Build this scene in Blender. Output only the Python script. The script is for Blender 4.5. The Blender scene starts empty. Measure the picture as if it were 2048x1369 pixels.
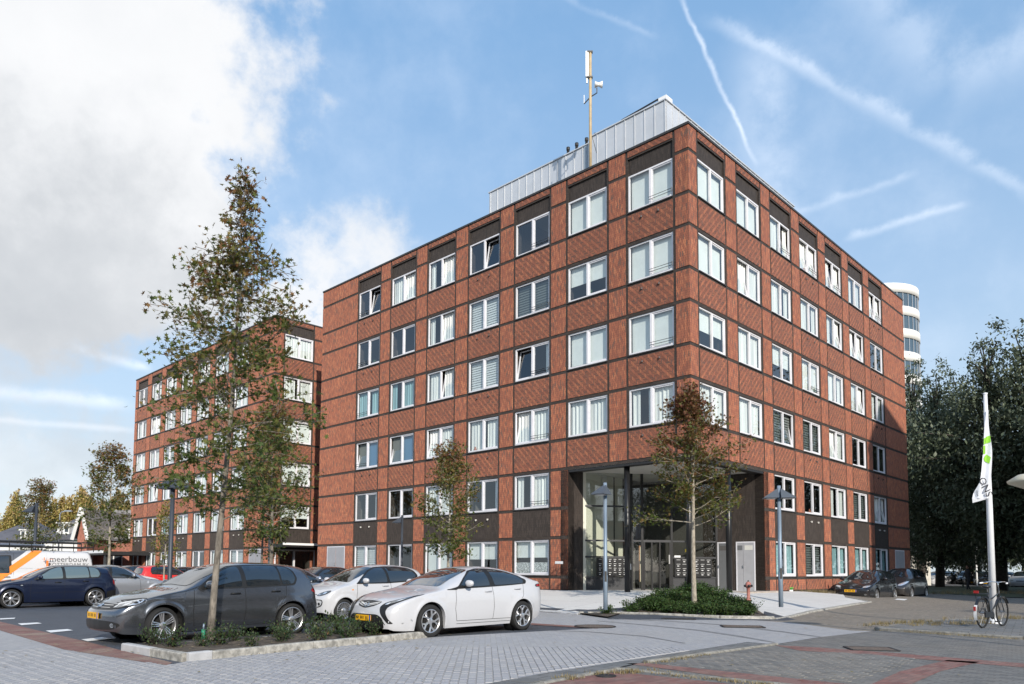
import bpy, bmesh, math, random
from mathutils import Vector, Matrix, geometry
from mathutils.bvhtree import BVHTree
R=math.radians
rnd=random.Random(7)
sc=bpy.context.scene
COL=sc.collection
# ------------------------------------------------------------------ camera
F,PITCH,PY,ROLL,EYE=1490.53,.0677,1038.62,.0057,1.36
cam=bpy.data.cameras.new('camera'); camo=bpy.data.objects.new('camera',cam); COL.objects.link(camo)
cam.sensor_width=36; cam.lens=F/2048*36; cam.shift_y=(PY-684.5)/2048; cam.clip_start=.1; cam.clip_end=3000
camo.matrix_world=Matrix.Translation((0,0,EYE))@Matrix.Rotation(math.pi/2+PITCH,4,'X')@Matrix.Rotation(ROLL,4,'Z')
sc.camera=camo
def ray(px,py):
    u=(px-1024)/F; v=(PY-py)/F; c,s=math.cos(ROLL),math.sin(ROLL)
    u,v=c*u-s*v,s*u+c*v
    return Vector((u,math.cos(PITCH)-v*math.sin(PITCH),math.sin(PITCH)+v*math.cos(PITCH)))
# ------------------------------------------------------------------ light
SUN=Vector((.30,-.954,math.tan(R(25)))).normalized()
sl=bpy.data.lights.new('sun','SUN'); sl.energy=4.3; sl.angle=R(.5); sl.color=(1,.93,.83)
so=bpy.data.objects.new('sun',sl); COL.objects.link(so); so.rotation_euler=SUN.to_track_quat('Z','Y').to_euler()
sc.view_settings.view_transform='Standard'; sc.view_settings.look='None'; sc.view_settings.gamma=1
sc.view_settings.exposure=0.2
sc.cycles.use_adaptive_sampling=True; sc.cycles.adaptive_threshold=.015
sc.cycles.max_bounces=7; sc.cycles.diffuse_bounces=3; sc.cycles.glossy_bounces=3; sc.cycles.transmission_bounces=4; sc.cycles.transparent_max_bounces=12
sc.cycles.use_denoising=True; sc.cycles.caustics_reflective=False; sc.cycles.caustics_refractive=False
sc.cycles.sample_clamp_indirect=6
# ------------------------------------------------------------------ node maths
class V:
    """a node socket (or number) with operators"""
    def __init__(s,nt,x): s.nt=nt; s.x=x
    def _m(s,op,*o,clamp=False):
        n=s.nt.nodes.new('ShaderNodeMath'); n.operation=op; n.use_clamp=clamp
        for i,a in enumerate((s,)+o):
            a=a.x if isinstance(a,V) else a
            if isinstance(a,(int,float)): n.inputs[i].default_value=a
            else: s.nt.links.new(a,n.inputs[i])
        return V(s.nt,n.outputs[0])
    def __add__(s,o): return s._m('ADD',o)
    def __sub__(s,o): return s._m('SUBTRACT',o)
    def __mul__(s,o): return s._m('MULTIPLY',o)
    def __truediv__(s,o): return s._m('DIVIDE',o)
    def __rsub__(s,o): return V(s.nt,o)._m('SUBTRACT',s)
    __radd__=__add__; __rmul__=__mul__
    def floor(s): return s._m('FLOOR')
    def fract(s): return s._m('FRACT')
    def abs(s): return s._m('ABSOLUTE')
    def mod(s,o): return s._m('FLOORED_MODULO',o)
    def min(s,o): return s._m('MINIMUM',o)
    def max(s,o): return s._m('MAXIMUM',o)
    def lt(s,o): return s._m('LESS_THAN',o)
    def gt(s,o): return s._m('GREATER_THAN',o)
    def pow(s,o): return s._m('POWER',o)
    def sat(s): return s._m('ADD',0.0,clamp=True)
    def smooth(s,a,b):
        n=s.nt.nodes.new('ShaderNodeMapRange'); n.interpolation_type='SMOOTHSTEP'
        s.nt.links.new(s.x,n.inputs[0]); n.inputs[1].default_value=a; n.inputs[2].default_value=b
        return V(s.nt,n.outputs[0])
def mixv(a,b,f): return a*(1-f)+b*f
def comb(nt,x,y,z=0.0):
    n=nt.nodes.new('ShaderNodeCombineXYZ')
    for i,a in enumerate((x,y,z)):
        a=a.x if isinstance(a,V) else a
        if isinstance(a,(int,float)): n.inputs[i].default_value=a
        else: nt.links.new(a,n.inputs[i])
    return n.outputs[0]
def noise(nt,vec,scale,detail=3,rough=.55,dist=0.0,dim='3D'):
    n=nt.nodes.new('ShaderNodeTexNoise'); n.noise_dimensions=dim
    n.inputs['Scale'].default_value=scale; n.inputs['Detail'].default_value=detail
    n.inputs['Roughness'].default_value=rough; n.inputs['Distortion'].default_value=dist
    if vec is not None: nt.links.new(vec,n.inputs['Vector'])
    return n
def mixc(nt,f,a,b,bt='MIX'):
    n=nt.nodes.new('ShaderNodeMix'); n.data_type='RGBA'; n.blend_type=bt
    for i,v in ((0,f),(6,a),(7,b)):
        v=v.x if isinstance(v,V) else v
        if isinstance(v,(int,float)): n.inputs[i].default_value=v
        elif isinstance(v,tuple): n.inputs[i].default_value=(v+(1,))[:4]
        else: nt.links.new(v,n.inputs[i])
    return n.outputs[2]
def ramp(nt,f,stops,const=False):
    n=nt.nodes.new('ShaderNodeValToRGB'); cr=n.color_ramp
    if const: cr.interpolation='CONSTANT'
    while len(cr.elements)<len(stops): cr.elements.new(.5)
    for e,(p,c) in zip(cr.elements,stops): e.position=p; e.color=(c+(1,))[:4]
    nt.links.new(f.x if isinstance(f,V) else f,n.inputs[0]); return n.outputs[0]
# ------------------------------------------------------------------ world: physical sky + clouds by direction
W=bpy.data.worlds.new('World'); sc.world=W; W.use_nodes=True; nt=W.node_tree; nt.nodes.clear()
out=nt.nodes.new('ShaderNodeOutputWorld'); bg=nt.nodes.new('ShaderNodeBackground'); nt.links.new(bg.outputs[0],out.inputs[0])
sky=nt.nodes.new('ShaderNodeTexSky'); sky.sky_type='NISHITA'; sky.sun_disc=False
sky.sun_elevation=R(25); sky.sun_rotation=math.atan2(SUN.x,SUN.y); sky.air_density=1.0; sky.dust_density=.6; sky.ozone_density=2.2; sky.altitude=0
bg.inputs[1].default_value=.15
tc=nt.nodes.new('ShaderNodeTexCoord'); D=tc.outputs['Generated']
def vdot(vec,d):
    n=nt.nodes.new('ShaderNodeVectorMath'); n.operation='DOT_PRODUCT'; nt.links.new(vec,n.inputs[0]); n.inputs[1].default_value=d
    return V(nt,n.outputs['Value'])
n1=noise(nt,D,3.2,9,.56); n2=noise(nt,D,9,8,.6); n3=noise(nt,D,2.1,5,.6); n4=noise(nt,D,26,6,.6)
fb=V(nt,n1.outputs[0]); fb2=V(nt,n2.outputs[0]); fb3=V(nt,n3.outputs[0]); fb4=V(nt,n4.outputs[0])
warp=(fb-.5)*1.7+(fb2-.5)*1.5+(fb4-.5)*.6
n5=noise(nt,D,17,7,.62); fb5=V(nt,n5.outputs[0])
wisp=(fb5-.5)*5.5+(fb4-.5)*3.0+(fb2-.5)*2.5
def cap(px,py,rad,edge=.05,wisp_=False):
    d=ray(px,py).normalized(); q=1-math.cos(R(rad)); e=edge*q; return (vdot(D,d)+(wisp if wisp_ else warp)*q).smooth(1-q-e,1-q+e)
big=None
for a in ((-260,-150,20,.3),(60,40,10.5,.22),(0,330,11,.3),(190,420,8.2,.25),(330,530,4.8,.35),(-420,400,12,.7),(120,220,8.8,.2),(-900,100,20,.5)):
    c=cap(*a); big=c if big is None else big.max(c)
small=None
for a in ((612,640,3.0,.5,True),(556,670,3.0,.5,True),(640,540,2.6,1.6,True),(740,505,2.6,1.9,True)):
    c=cap(*a); small=c if small is None else small.max(c)
lo=None
for a in ((120,960,4.0,1.6,True),(30,900,3.0,1.6,True),(240,930,2.8,1.8,True),(-200,960,6,1.6,True)):
    c=cap(*a); lo=c if lo is None else lo.max(c)
def trail(p,q,w,amp,s0,s1,wa=.018):
    a=ray(*p).normalized(); b=ray(*q).normalized(); n=a.cross(b).normalized(); mid=(a+b).normalized(); tdir=(b-a).normalized()
    half=math.acos(max(-1,min(1,a.dot(b))))/2
    dist=(vdot(D,n)+(fb2-.5)*wa+(fb5-.5)*wa*.5+(fb4-.5)*wa*.7).abs()
    line=(1-dist.smooth(0.0,w)).pow(1.4)
    along=vdot(D,tdir).abs().smooth(half*.75,half*1.12); side=vdot(D,mid).gt(.4)
    return line*(1-along)*side*amp*((fb2*.5+fb4*.7+fb5*.5)*2.6-1.45).sat()*1.7
tr=None
for a in (((1360,-10),(1508,325),.005,.28,0,0,.012),((1420,40),(2100,400),.013,.17,0,0,.026),((1690,478),(1935,408),.008,.17,0,0,.016),((1120,-10),(1310,75),.006,.08,0,0),
          ((1560,440),(1830,350),.008,.10,0,0),((-200,825),(275,862),.007,.30,0,0,.008),((-300,755),(262,812),.014,.28,0,0,.014),((130,690),(300,742),.010,.25,0,0,.016),
          ((1700,-60),(1900,160),.05,.13,0,0,.05),((1900,150),(2200,60),.05,.14,0,0,.05),((1500,60),(1560,700),.05,.12,0,0,.05)):
    c=trail(*a); tr=c if tr is None else (tr+c*(1-tr))
# the rest of the dome: scattered fair weather cloud
sep=nt.nodes.new('ShaderNodeSeparateXYZ'); nt.links.new(D,sep.inputs[0]); dz=V(nt,sep.outputs[2]); dy=V(nt,sep.outputs[1])
rest=(fb3*.6+fb*.4).smooth(.49,.60)*(1-dy.smooth(-.25,.1))*dz.smooth(-.05,.15)
thin=(fb3*.5+fb2*.5).smooth(.47,.75)*.18
haze=(1-dz.smooth(.0,.6))*.22+.62
tot=big.max(small*.9).max(lo*.6).max(rest*.9)
shade=(vdot(D,ray(200,640).normalized())+(fb-.5)*.10+(fb2-.5)*.05).smooth(.965,1.0)*.55+fb.smooth(.42,.66)*.26+(fb2-.5)*.30+.06
cl=ramp(nt,shade.sat(),[(0,(5.75,5.8,5.9)),(.35,(5.2,5.3,5.45)),(.7,(4.3,4.45,4.65)),(1,(3.3,3.5,3.75))])
base=mixc(nt,1.0,sky.outputs[0],(1.0,1.0,1.0),'MULTIPLY')
base=mixc(nt,haze,base,ramp(nt,dz.sat(),[(0,(4.2,4.8,5.3)),(.12,(3.7,4.5,5.2)),(.33,(2.8,3.95,5.35)),(.6,(1.85,3.4,5.5)),(1,(1.3,2.8,5.3))]))
base=mixc(nt,(thin+tr).sat(),base,(7.0,7.4,8.0))
base=mixc(nt,tot.sat(),base,cl)
nt.links.new(base,bg.inputs[0])
# ------------------------------------------------------------------ materials
MATS={}
def mat(name,color=(.5,.5,.5),rough=.6,metal=0.0,var=.0,vscale=3.0,bump=0.0,bscale=40,coat=0.0,spec=.5,emit=None,stretch=None,tint=None):
    if name in MATS: return MATS[name]
    m=bpy.data.materials.new(name); m.use_nodes=True; n=m.node_tree; b=n.nodes['Principled BSDF']
    b.inputs['Base Color'].default_value=(*color,1); b.inputs['Roughness'].default_value=rough; b.inputs['Metallic'].default_value=metal
    b.inputs['Coat Weight'].default_value=coat; b.inputs['Coat Roughness'].default_value=.03; b.inputs['Specular IOR Level'].default_value=spec
    t=n.nodes.new('ShaderNodeTexCoord'); vec=t.outputs['Object']
    if stretch:
        mp=n.nodes.new('ShaderNodeMapping'); mp.inputs['Scale'].default_value=stretch; n.links.new(vec,mp.inputs[0]); vec=mp.outputs[0]
    if var:
        q=V(n,noise(n,vec,vscale,5,.6).outputs[0]).smooth(.3,.7)
        t2=tint or tuple(c*(1-var) for c in color); hi=tuple(min(1,c*(1+var*.6)) for c in color)
        n.links.new(mixc(n,q,t2,hi),b.inputs['Base Color'])
    if bump:
        bn=n.nodes.new('ShaderNodeBump'); bn.inputs['Strength'].default_value=bump; bn.inputs['Distance'].default_value=.01
        n.links.new(noise(n,vec,bscale,4).outputs[0],bn.inputs['Height']); n.links.new(bn.outputs[0],b.inputs['Normal'])
    if emit: b.inputs['Emission Color'].default_value=(*emit[0],1); b.inputs['Emission Strength'].default_value=emit[1]
    MATS[name]=m; return m
def glass_mat(name,tint=(.8,.88,.86),ior=1.5,refl=1.0,rough=.01,wob=0.0):
    """thin pane: clear (tinted) mixed with mirror by Fresnel"""
    m=bpy.data.materials.new(name); m.use_nodes=True; n=m.node_tree; n.nodes.clear()
    o=n.nodes.new('ShaderNodeOutputMaterial'); t=n.nodes.new('ShaderNodeBsdfTransparent'); g=n.nodes.new('ShaderNodeBsdfGlossy')
    t.inputs[0].default_value=(*tint,1); g.inputs['Roughness'].default_value=rough; g.inputs[0].default_value=(.95,.97,1,1)
    ge=n.nodes.new('ShaderNodeNewGeometry'); dt=n.nodes.new('ShaderNodeVectorMath'); dt.operation='DOT_PRODUCT'; n.links.new(ge.outputs['Incoming'],dt.inputs[0]); n.links.new(ge.outputs['Normal'],dt.inputs[1])
    mx=n.nodes.new('ShaderNodeMixShader'); r0=((ior-1)/(ior+1))**2*1.9
    f=(((1-V(n,dt.outputs['Value']).abs()).pow(5.0)*(1-r0)+r0)*refl).sat(); n.links.new(f.x,mx.inputs[0]); n.links.new(t.outputs[0],mx.inputs[1]); n.links.new(g.outputs[0],mx.inputs[2])
    if wob:
        bn=n.nodes.new('ShaderNodeBump'); bn.inputs['Strength'].default_value=wob; bn.inputs['Distance'].default_value=.02
        tcn=n.nodes.new('ShaderNodeTexCoord')
        n.links.new(noise(n,tcn.outputs['Object'],1.1,2).outputs[0],bn.inputs['Height']); n.links.new(bn.outputs[0],g.inputs['Normal'])
    n.links.new(mx.outputs[0],o.inputs[0]); MATS[name]=m; return m
def brick_mat(name,kind,stops,mortar=(.07,.06,.055),w=.055,nl=4,mw=.11,bump=.35):
    """brick patterns laid out in metres on the UVs: herringbone, upright running bond or flat running bond"""
    m=bpy.data.materials.new(name); m.use_nodes=True; n=m.node_tree; b=n.nodes['Principled BSDF']
    uv=n.nodes.new('ShaderNodeUVMap'); uv.uv_map='UVMap'; sp=n.nodes.new('ShaderNodeSeparateXYZ'); n.links.new(uv.outputs[0],sp.inputs[0])
    x=V(n,sp.outputs[0])*(1/w); y=V(n,sp.outputs[1])*(1/w)
    if kind=='herring':
        i=x.floor(); j=y.floor(); k=(i-j+(.01)).floor().mod(2.0*nl); hor=k.lt(nl-.5)
        fx=x.fract(); fy=y.fract()
        lx=k+fx; kv=(2*nl-1)-k; ly=kv+fy
        dh=lx.min(nl-lx).min(fy*.55).min((1-fy)*.55); dv=ly.min(nl-ly).min(fx).min(1-fx)
        d=mixv(dv,dh,hor); id1=mixv(i,i-k,hor); id2=mixv(j-kv,j,hor); vec=comb(n,id1,id2,hor)
    else:
        if kind=='flat': x,y=y,x
        c=x.floor(); yy=y*(1/nl)+c.mod(2.0)*.5; r=yy.floor(); fx=x.fract(); fy=yy.fract()
        d=fx.min(1-fx).min(fy*nl).min((1-fy)*nl); vec=comb(n,c,r,0.0)
    wn=n.nodes.new('ShaderNodeTexWhiteNoise'); wn.noise_dimensions='3D'; n.links.new(vec,wn.inputs['Vector'])
    col=ramp(n,wn.outputs['Value'],stops,True)
    ge=n.nodes.new('ShaderNodeNewGeometry')
    big=V(n,noise(n,ge.outputs['Position'],.45,4,.6).outputs[0]).smooth(.25,.75)*.22
    fine=V(n,noise(n,ge.outputs['Position'],26,3,.6).outputs[0])*.5
    col=mixc(n,(big+fine*.25).sat(),col,tuple(c*.55 for c in stops[0][1]))
    sp2=n.nodes.new('ShaderNodeMapping'); sp2.inputs['Scale'].default_value=(1.6,1.6,.12); n.links.new(ge.outputs['Position'],sp2.inputs[0])
    col=mixc(n,V(n,noise(n,sp2.outputs[0],1.4,5,.65).outputs[0]).smooth(.5,.8)*.22,col,tuple(c*.45 for c in stops[0][1]))
    if kind=='herring': col=mixc(n,hor*.14,col,tuple(c*.4 for c in stops[0][1]))  # level bricks darkened: shade of the raked joints put into their colour
    mask=d.smooth(mw*.45,mw)
    col=mixc(n,mask,mortar,col); n.links.new(col,b.inputs['Base Color']); b.inputs['Roughness'].default_value=.68; b.inputs['Diffuse Roughness'].default_value=1.0; b.inputs['Specular IOR Level'].default_value=.35
    bn=n.nodes.new('ShaderNodeBump'); bn.inputs['Strength'].default_value=bump; bn.inputs['Distance'].default_value=.006
    n.links.new((mask+V(n,wn.outputs['Value'])*.6).x,bn.inputs['Height']); n.links.new(bn.outputs[0],b.inputs['Normal'])
    MATS[name]=m; return m
RED=[(0,(.47,.163,.090)),(.26,(.37,.128,.076)),(.46,(.59,.23,.118)),(.62,(.32,.115,.072)),(.80,(.20,.115,.088)),(.88,(.44,.160,.092))]
DRK=[(0,(.060,.047,.040)),(.4,(.048,.038,.033)),(.7,(.073,.058,.050))]
brick_mat('red_herringbone','herring',RED,w=.037,mw=.20,mortar=(.06,.046,.04)); brick_mat('red_upright','up',RED,w=.045,nl=4,mw=.16,mortar=(.07,.054,.046)); brick_mat('red_flat','flat',RED)
brick_mat('dark_upright','up',DRK,mortar=(.022,.02,.018),nl=4); brick_mat('dark_flat','flat',DRK,mortar=(.02,.018,.016))
# ------------------------------------------------------------------ mesh helpers
def link(name,me,parent=None,m=None,smooth=False):
    o=bpy.data.objects.new(name,me); COL.objects.link(o)
    if parent is not None: o.parent=parent
    if m is not None:
        for x in (m if isinstance(m,(list,tuple)) else [m]): me.materials.append(MATS[x] if isinstance(x,str) else x)
    if smooth: me.shade_smooth() if hasattr(me,'shade_smooth') else [setattr(p,'use_smooth',True) for p in me.polygons]
    return o
class MB:
    """collects shapes and links them as ONE mesh object"""
    def __init__(s): s.v=[]; s.f=[]; s.uv=[]; s.mi=[]
    def face(s,pts,uv=None,mi=0):
        b=len(s.v); s.v+= [tuple(p) for p in pts]; s.f.append(tuple(range(b,b+len(pts)))); s.uv+= uv or [(p[0],p[1]) for p in pts]; s.mi.append(mi)
    def idx(s,vs,fs,mi=0):
        b=len(s.v); s.v+=[tuple(p) for p in vs]
        for f in fs: s.f.append(tuple(b+i for i in f)); s.uv+=[(vs[i][0],vs[i][2]) for i in f]; s.mi.append(mi)
    def box(s,x0,x1,y0,y1,z0,z1,M=None,mi=0):
        vs=[Vector((x,y,z)) for x in (x0,x1) for y in (y0,y1) for z in (z0,z1)]
        if M is not None: vs=[M@v for v in vs]
        s.idx(vs,[(0,1,3,2),(4,6,7,5),(0,4,5,1),(2,3,7,6),(0,2,6,4),(1,5,7,3)],mi)
    def tube(s,pts,r,n=8,cap=True,mi=0):
        pts=[Vector(p) for p in pts]; rr=r if isinstance(r,(list,tuple)) else [r]*len(pts); rings=[]; up=None
        for i,p in enumerate(pts):
            t=(pts[min(i+1,len(pts)-1)]-pts[max(i-1,0)]).normalized()
            if up is None: up=Vector((0,0,1)) if abs(t.z)<.9 else Vector((1,0,0))
            a=(up-t*up.dot(t)); 
            if a.length<1e-4: a=t.orthogonal()
            a.normalize(); up=a; c=t.cross(a)
            rings.append([p+(a*math.cos(k*2*math.pi/n)+c*math.sin(k*2*math.pi/n))*rr[i] for k in range(n)])
        vs=[v for g in rings for v in g]; fs=[]
        for i in range(len(pts)-1):
            for k in range(n): fs.append((i*n+k,i*n+(k+1)%n,(i+1)*n+(k+1)%n,(i+1)*n+k))
        if cap: fs.append(tuple(range(n-1,-1,-1))); fs.append(tuple((len(pts)-1)*n+k for k in range(n)))
        s.idx(vs,fs,mi)
    def lathe(s,prof,n=24,M=None,mi=0,ax='Z'):
        """prof: (radius, height) pairs"""
        vs=[]
        for r_,h in prof:
            for k in range(n):
                a=2*math.pi*k/n; x,y=r_*math.cos(a),r_*math.sin(a)
                v=Vector((x,y,h)) if ax=='Z' else Vector((x,h,y))
                vs.append(M@v if M is not None else v)
        fs=[(i*n+k,i*n+(k+1)%n,(i+1)*n+(k+1)%n,(i+1)*n+k) for i in range(len(prof)-1) for k in range(n)]
        s.idx(vs,fs,mi)
    def mesh(s,name):
        me=bpy.data.meshes.new(name); me.from_pydata(s.v,[],s.f); l=me.uv_layers.new(name='UVMap')
        flat=[c for p in s.uv for c in p]
        if len(flat)==2*len(me.loops): l.data.foreach_set('uv',flat)
        if any(s.mi): me.polygons.foreach_set('material_index',s.mi)
        me.update(); return me
    def build(s,name,m,parent=None,smooth=False): return link(name,s.mesh(name),parent,m,smooth)
def tag(o,label=None,cat=None,group=None,kind=None):
    if label: o['label']=label
    if cat: o['category']=cat
    if group: o['group']=group
    if kind: o['kind']=kind
    return o
def empty(name,loc=(0,0,0),rz=0.0,label=None,cat=None,group=None):
    o=bpy.data.objects.new(name,None); COL.objects.link(o); o.location=loc; o.rotation_euler=(0,0,rz); o.empty_display_size=.2
    return tag(o,label,cat,group)
def copy_tree(o,parent=None,swap=None):
    c=o.copy(); COL.objects.link(c); c.parent=parent
    if swap and c.type=='MESH':
        for i,sl_ in enumerate(c.material_slots):
            nm=sl_.material.name if sl_.material else None
            if nm in swap: c.material_slots[i].link='OBJECT'; c.material_slots[i].material=MATS[swap[nm]]
            elif nm: mm=sl_.material; c.material_slots[i].link=o.material_slots[i].link; c.material_slots[i].material=mm
    for ch in o.children: copy_tree(ch,c,swap)
    return c
def dup(o,loc,rz=0.0,label=None,scale=None,swap=None):
    c=copy_tree(o,None,swap); c.location=loc; c.rotation_euler=(0,0,rz)
    if label: c['label']=label
    if scale: c.scale=(scale,)*3 if not isinstance(scale,tuple) else scale
    return c
def sstep(a,b,x):
    t=max(0,min(1,(x-a)/(b-a))); return t*t*(3-2*t)
# ------------------------------------------------------------------ the place: building corner and axes
TH=.7677
RL=Vector((-math.cos(TH),math.sin(TH),0)); RR=Vector((math.sin(TH),math.cos(TH),0))   # along the left / right facade
C1=Vector((6.553,27.029,0)); C2=Vector((-15.817,48.78,0))
GB=.49
def gz(x,y):
    """height of the paved ground: flat, rising gently to the entrance"""
    p=Vector((x,y,0))-C1; dl=p.dot(-RR); dr=p.dot(-RL); d=math.hypot(max(dl,0),max(dr,0))
    tR=p.dot(RR); tL=p.dot(RL)
    k=(1-.62*sstep(5,22,tR))*(1-.75*sstep(7.2,16,tL))
    return GB*k*max(0,min(1,1-d/5.2))
def G(px,py,dz=0.0):
    """point of the paved ground seen at a pixel of the photograph"""
    d=ray(px,py); z=0.0; p=None
    for _ in range(12):
        if d.z>-1e-4: t=400.0
        else: t=(z+dz-EYE)/d.z
        p=Vector((0,0,EYE))+d*t; z=gz(p.x,p.y)
    return p
def AT(px,py,Y):
    d=ray(px,py); return Vector((0,0,EYE))+d*(Y/d.y)
# ================================================================== GROUND
def paver_mat(name,cols,w,l,ang,sand,mortar,mw=.05,rough=.8,vs=.35,bump=.3,sandamt=.5,line=True):
    """paving in metres laid out by world position"""
    m=bpy.data.materials.new(name); m.use_nodes=True; n=m.node_tree; b=n.nodes['Principled BSDF']
    g=n.nodes.new('ShaderNodeNewGeometry'); P=g.outputs['Position']; sp=n.nodes.new('ShaderNodeSeparateXYZ'); n.links.new(P,sp.inputs[0])
    X,Y=V(n,sp.outputs[0]),V(n,sp.outputs[1]); ca,sa=math.cos(ang),math.sin(ang)
    x=(X*ca+Y*sa)*(1/w); y=(Y*ca-X*sa)*(1/l)
    c=x.floor(); yy=y+c.mod(2.0)*.5; r=yy.floor(); fx,fy=x.fract(),yy.fract()
    wn=n.nodes.new('ShaderNodeTexWhiteNoise'); wn.noise_dimensions='3D'; n.links.new(comb(n,c,r),wn.inputs['Vector'])
    col=ramp(n,wn.outputs['Value'],[(i/len(cols),k) for i,k in enumerate(cols)],True)
    big=V(n,noise(n,P,vs,6,.62).outputs[0]); fine=V(n,noise(n,P,9,5,.65).outputs[0]); spk=V(n,noise(n,P,140,2,.6).outputs[0])
    col=mixc(n,(big.smooth(.42,.72)*sandamt*(fine*.9+.3)).sat(),col,sand)
    col=mixc(n,(spk.smooth(.35,.7)*.35).sat(),col,tuple(k*.6 for k in cols[0]))
    col=mixc(n,(V(n,noise(n,P,.9,5,.7).outputs[0]).smooth(.5,.75)*.35).sat(),col,tuple(k*.62 for k in cols[0]))
    if line:
        d=(fx.min(1-fx)*w).min(fy.min(1-fy)*l)*(1/w)
        mask=d.smooth(mw*.4,mw); col=mixc(n,mask,mixc(n,fine.smooth(.35,.65),mortar,tuple(k*1.6 for k in mortar)),col)
        bn=n.nodes.new('ShaderNodeBump'); bn.inputs['Strength'].default_value=bump; bn.inputs['Distance'].default_value=.006
        n.links.new((mask+spk*.25+V(n,wn.outputs['Value'])*.35).x,bn.inputs['Height']); n.links.new(bn.outputs[0],b.inputs['Normal'])
    n.links.new(col,b.inputs['Base Color']); b.inputs['Roughness'].default_value=rough; b.inputs['Specular IOR Level'].default_value=.3
    MATS[name]=m
A0=R(2)
LG=[(.385,.382,.392),(.41,.405,.41),(.36,.358,.37),(.395,.39,.39),(.37,.367,.38)]
OG=[(.175,.172,.165),(.21,.205,.195),(.15,.148,.145),(.19,.182,.172),(.225,.215,.20)]
BR=[(.26,.225,.185),(.22,.195,.165),(.30,.26,.215),(.24,.21,.18)]
RD=[(.23,.105,.09),(.28,.135,.115),(.20,.10,.09),(.26,.15,.13)]
paver_mat('light_pavers',LG,.105,.21,A0,(.40,.375,.34),(.25,.24,.225),mw=.06,sandamt=.45)
paver_mat('light_paver_block',LG,.105,.21,A0,(.40,.375,.34),(.2,.19,.17),sandamt=.35,line=False)
paver_mat('grey_pavers',OG,.105,.21,R(38),(.30,.26,.21),(.08,.075,.065),mw=.09)
paver_mat('grey_paver_block',OG,.105,.21,R(38),(.30,.26,.21),(.1,.09,.08),line=False)
paver_mat('brown_pavers',BR,.08,.2,R(-50),(.33,.28,.22),(.12,.11,.09),mw=.1,vs=.5)
paver_mat('red_pavers',RD,.08,.2,R(-44),(.36,.30,.23),(.12,.09,.075),mw=.08,vs=1.3,sandamt=1.0)
paver_mat('red_pavers_clean',RD,.08,.2,R(-44),(.34,.28,.23),(.12,.09,.075),mw=.08,vs=1.3,sandamt=.45)
paver_mat('car_park_blocks',[(.082,.093,.112),(.092,.103,.122),(.075,.085,.104)],.105,.21,R(-44),(.10,.10,.10),(.035,.036,.038),mw=.07,vs=.3,sandamt=.3,rough=.7)
paver_mat('flagstone',[(.17,.175,.175),(.20,.20,.20),(.15,.155,.16)],.3,.3,R(55),(.24,.21,.17),(.05,.048,.04),mw=.03,sandamt=.6)
paver_mat('concrete_slab',[(.66,.645,.62),(.70,.685,.655),(.68,.66,.635)],1.2,2.4,R(44),(.60,.58,.55),(.34,.33,.31),mw=.012,sandamt=.45,bump=.1,rough=.85)
mat('soil',(.10,.078,.058),.95,var=.55,vscale=7,bump=1,bscale=30); mat('old_kerb',(.36,.345,.31),.9,var=.45,vscale=9,bump=.9,bscale=22)
mat('weathered_kerb',(.235,.225,.20),.95,var=.4,vscale=8,bump=.8,bscale=25); mat('new_kerb',(.44,.44,.445),.85,var=.15,vscale=5,bump=.2,bscale=60); mat('road_paint',(.80,.80,.79),.6,var=.12,vscale=30)
mat('earth',(.14,.12,.08),.95,var=.4,vscale=.1); mat('far_asphalt',(.10,.10,.105),.85,var=.2,vscale=.3)
mat('verge',(.05,.06,.025),.95,var=.5,vscale=2); mat('rust',(.145,.11,.088),.75,var=.4,vscale=20,bump=.4,bscale=90); mat('black_iron',(.02,.02,.021),.6,bump=.4)
def sheet(name,poly,off,m,step=1.2,flat=False,kind='structure',parent=None,zf=None):
    """a polygon of ground draped on gz, tessellated"""
    P=[Vector((p[0],p[1])) for p in poly]; pts=[]; ed=[]
    for a,b in zip(P,P[1:]+P[:1]):
        k=max(1,int((b-a).length/step)); pts+=[a.lerp(b,i/k) for i in range(k)]
    ed=[(i,(i+1)%len(pts)) for i in range(len(pts))]; nb=len(pts)
    x0,x1=min(p.x for p in P),max(p.x for p in P); y0,y1=min(p.y for p in P),max(p.y for p in P)
    if not flat:
        nx,ny=int((x1-x0)/step),int((y1-y0)/step)
        for i in range(1,nx+1):
            for j in range(1,ny+1):
                q=Vector((x0+i*step,y0+j*step+.01*(i%2)))
                ins=False
                for a,b in zip(P,P[1:]+P[:1]):
                    if (a.y>q.y)!=(b.y>q.y) and q.x<(b.x-a.x)*(q.y-a.y)/(b.y-a.y)+a.x: ins=not ins
                if ins: pts.append(q)
    vs,es,fs,_,_,_=geometry.delaunay_2d_cdt(pts,ed,[],1,1e-4)
    z=zf or (lambda x,y:gz(x,y)+off)
    me=bpy.data.meshes.new(name); me.from_pydata([(v.x,v.y,z(v.x,v.y)) for v in vs],[],[f for f in fs]); me.update()
    for p in me.polygons:
        if p.normal.z<0: p.flip()
    o=link(name,me,parent,m); 
    if kind and parent is None: o['kind']=kind
    return o
def GP(*pp): return [G(x,y).to_2d() for x,y in pp]
base=MB(); S=1400
for i in range(-1,1):
    for j in range(-1,1): base.face([(i*S,j*S,-.06),((i+1)*S,j*S,-.06),((i+1)*S,(j+1)*S,-.06),(i*S,(j+1)*S,-.06)])
base.build('ground','earth')['kind']='structure'
NW=(-70,90)
sheet('car_park',[(-75,3),(4,3),(8,21),(7.5,26.5),(C1+RL*25.3-RR*.2).to_2d()[:],(C2-RR*.2).to_2d()[:],(C2+RL*32).to_2d()[:],(-75,80)],0.0,'car_park_blocks',2.5)
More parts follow.
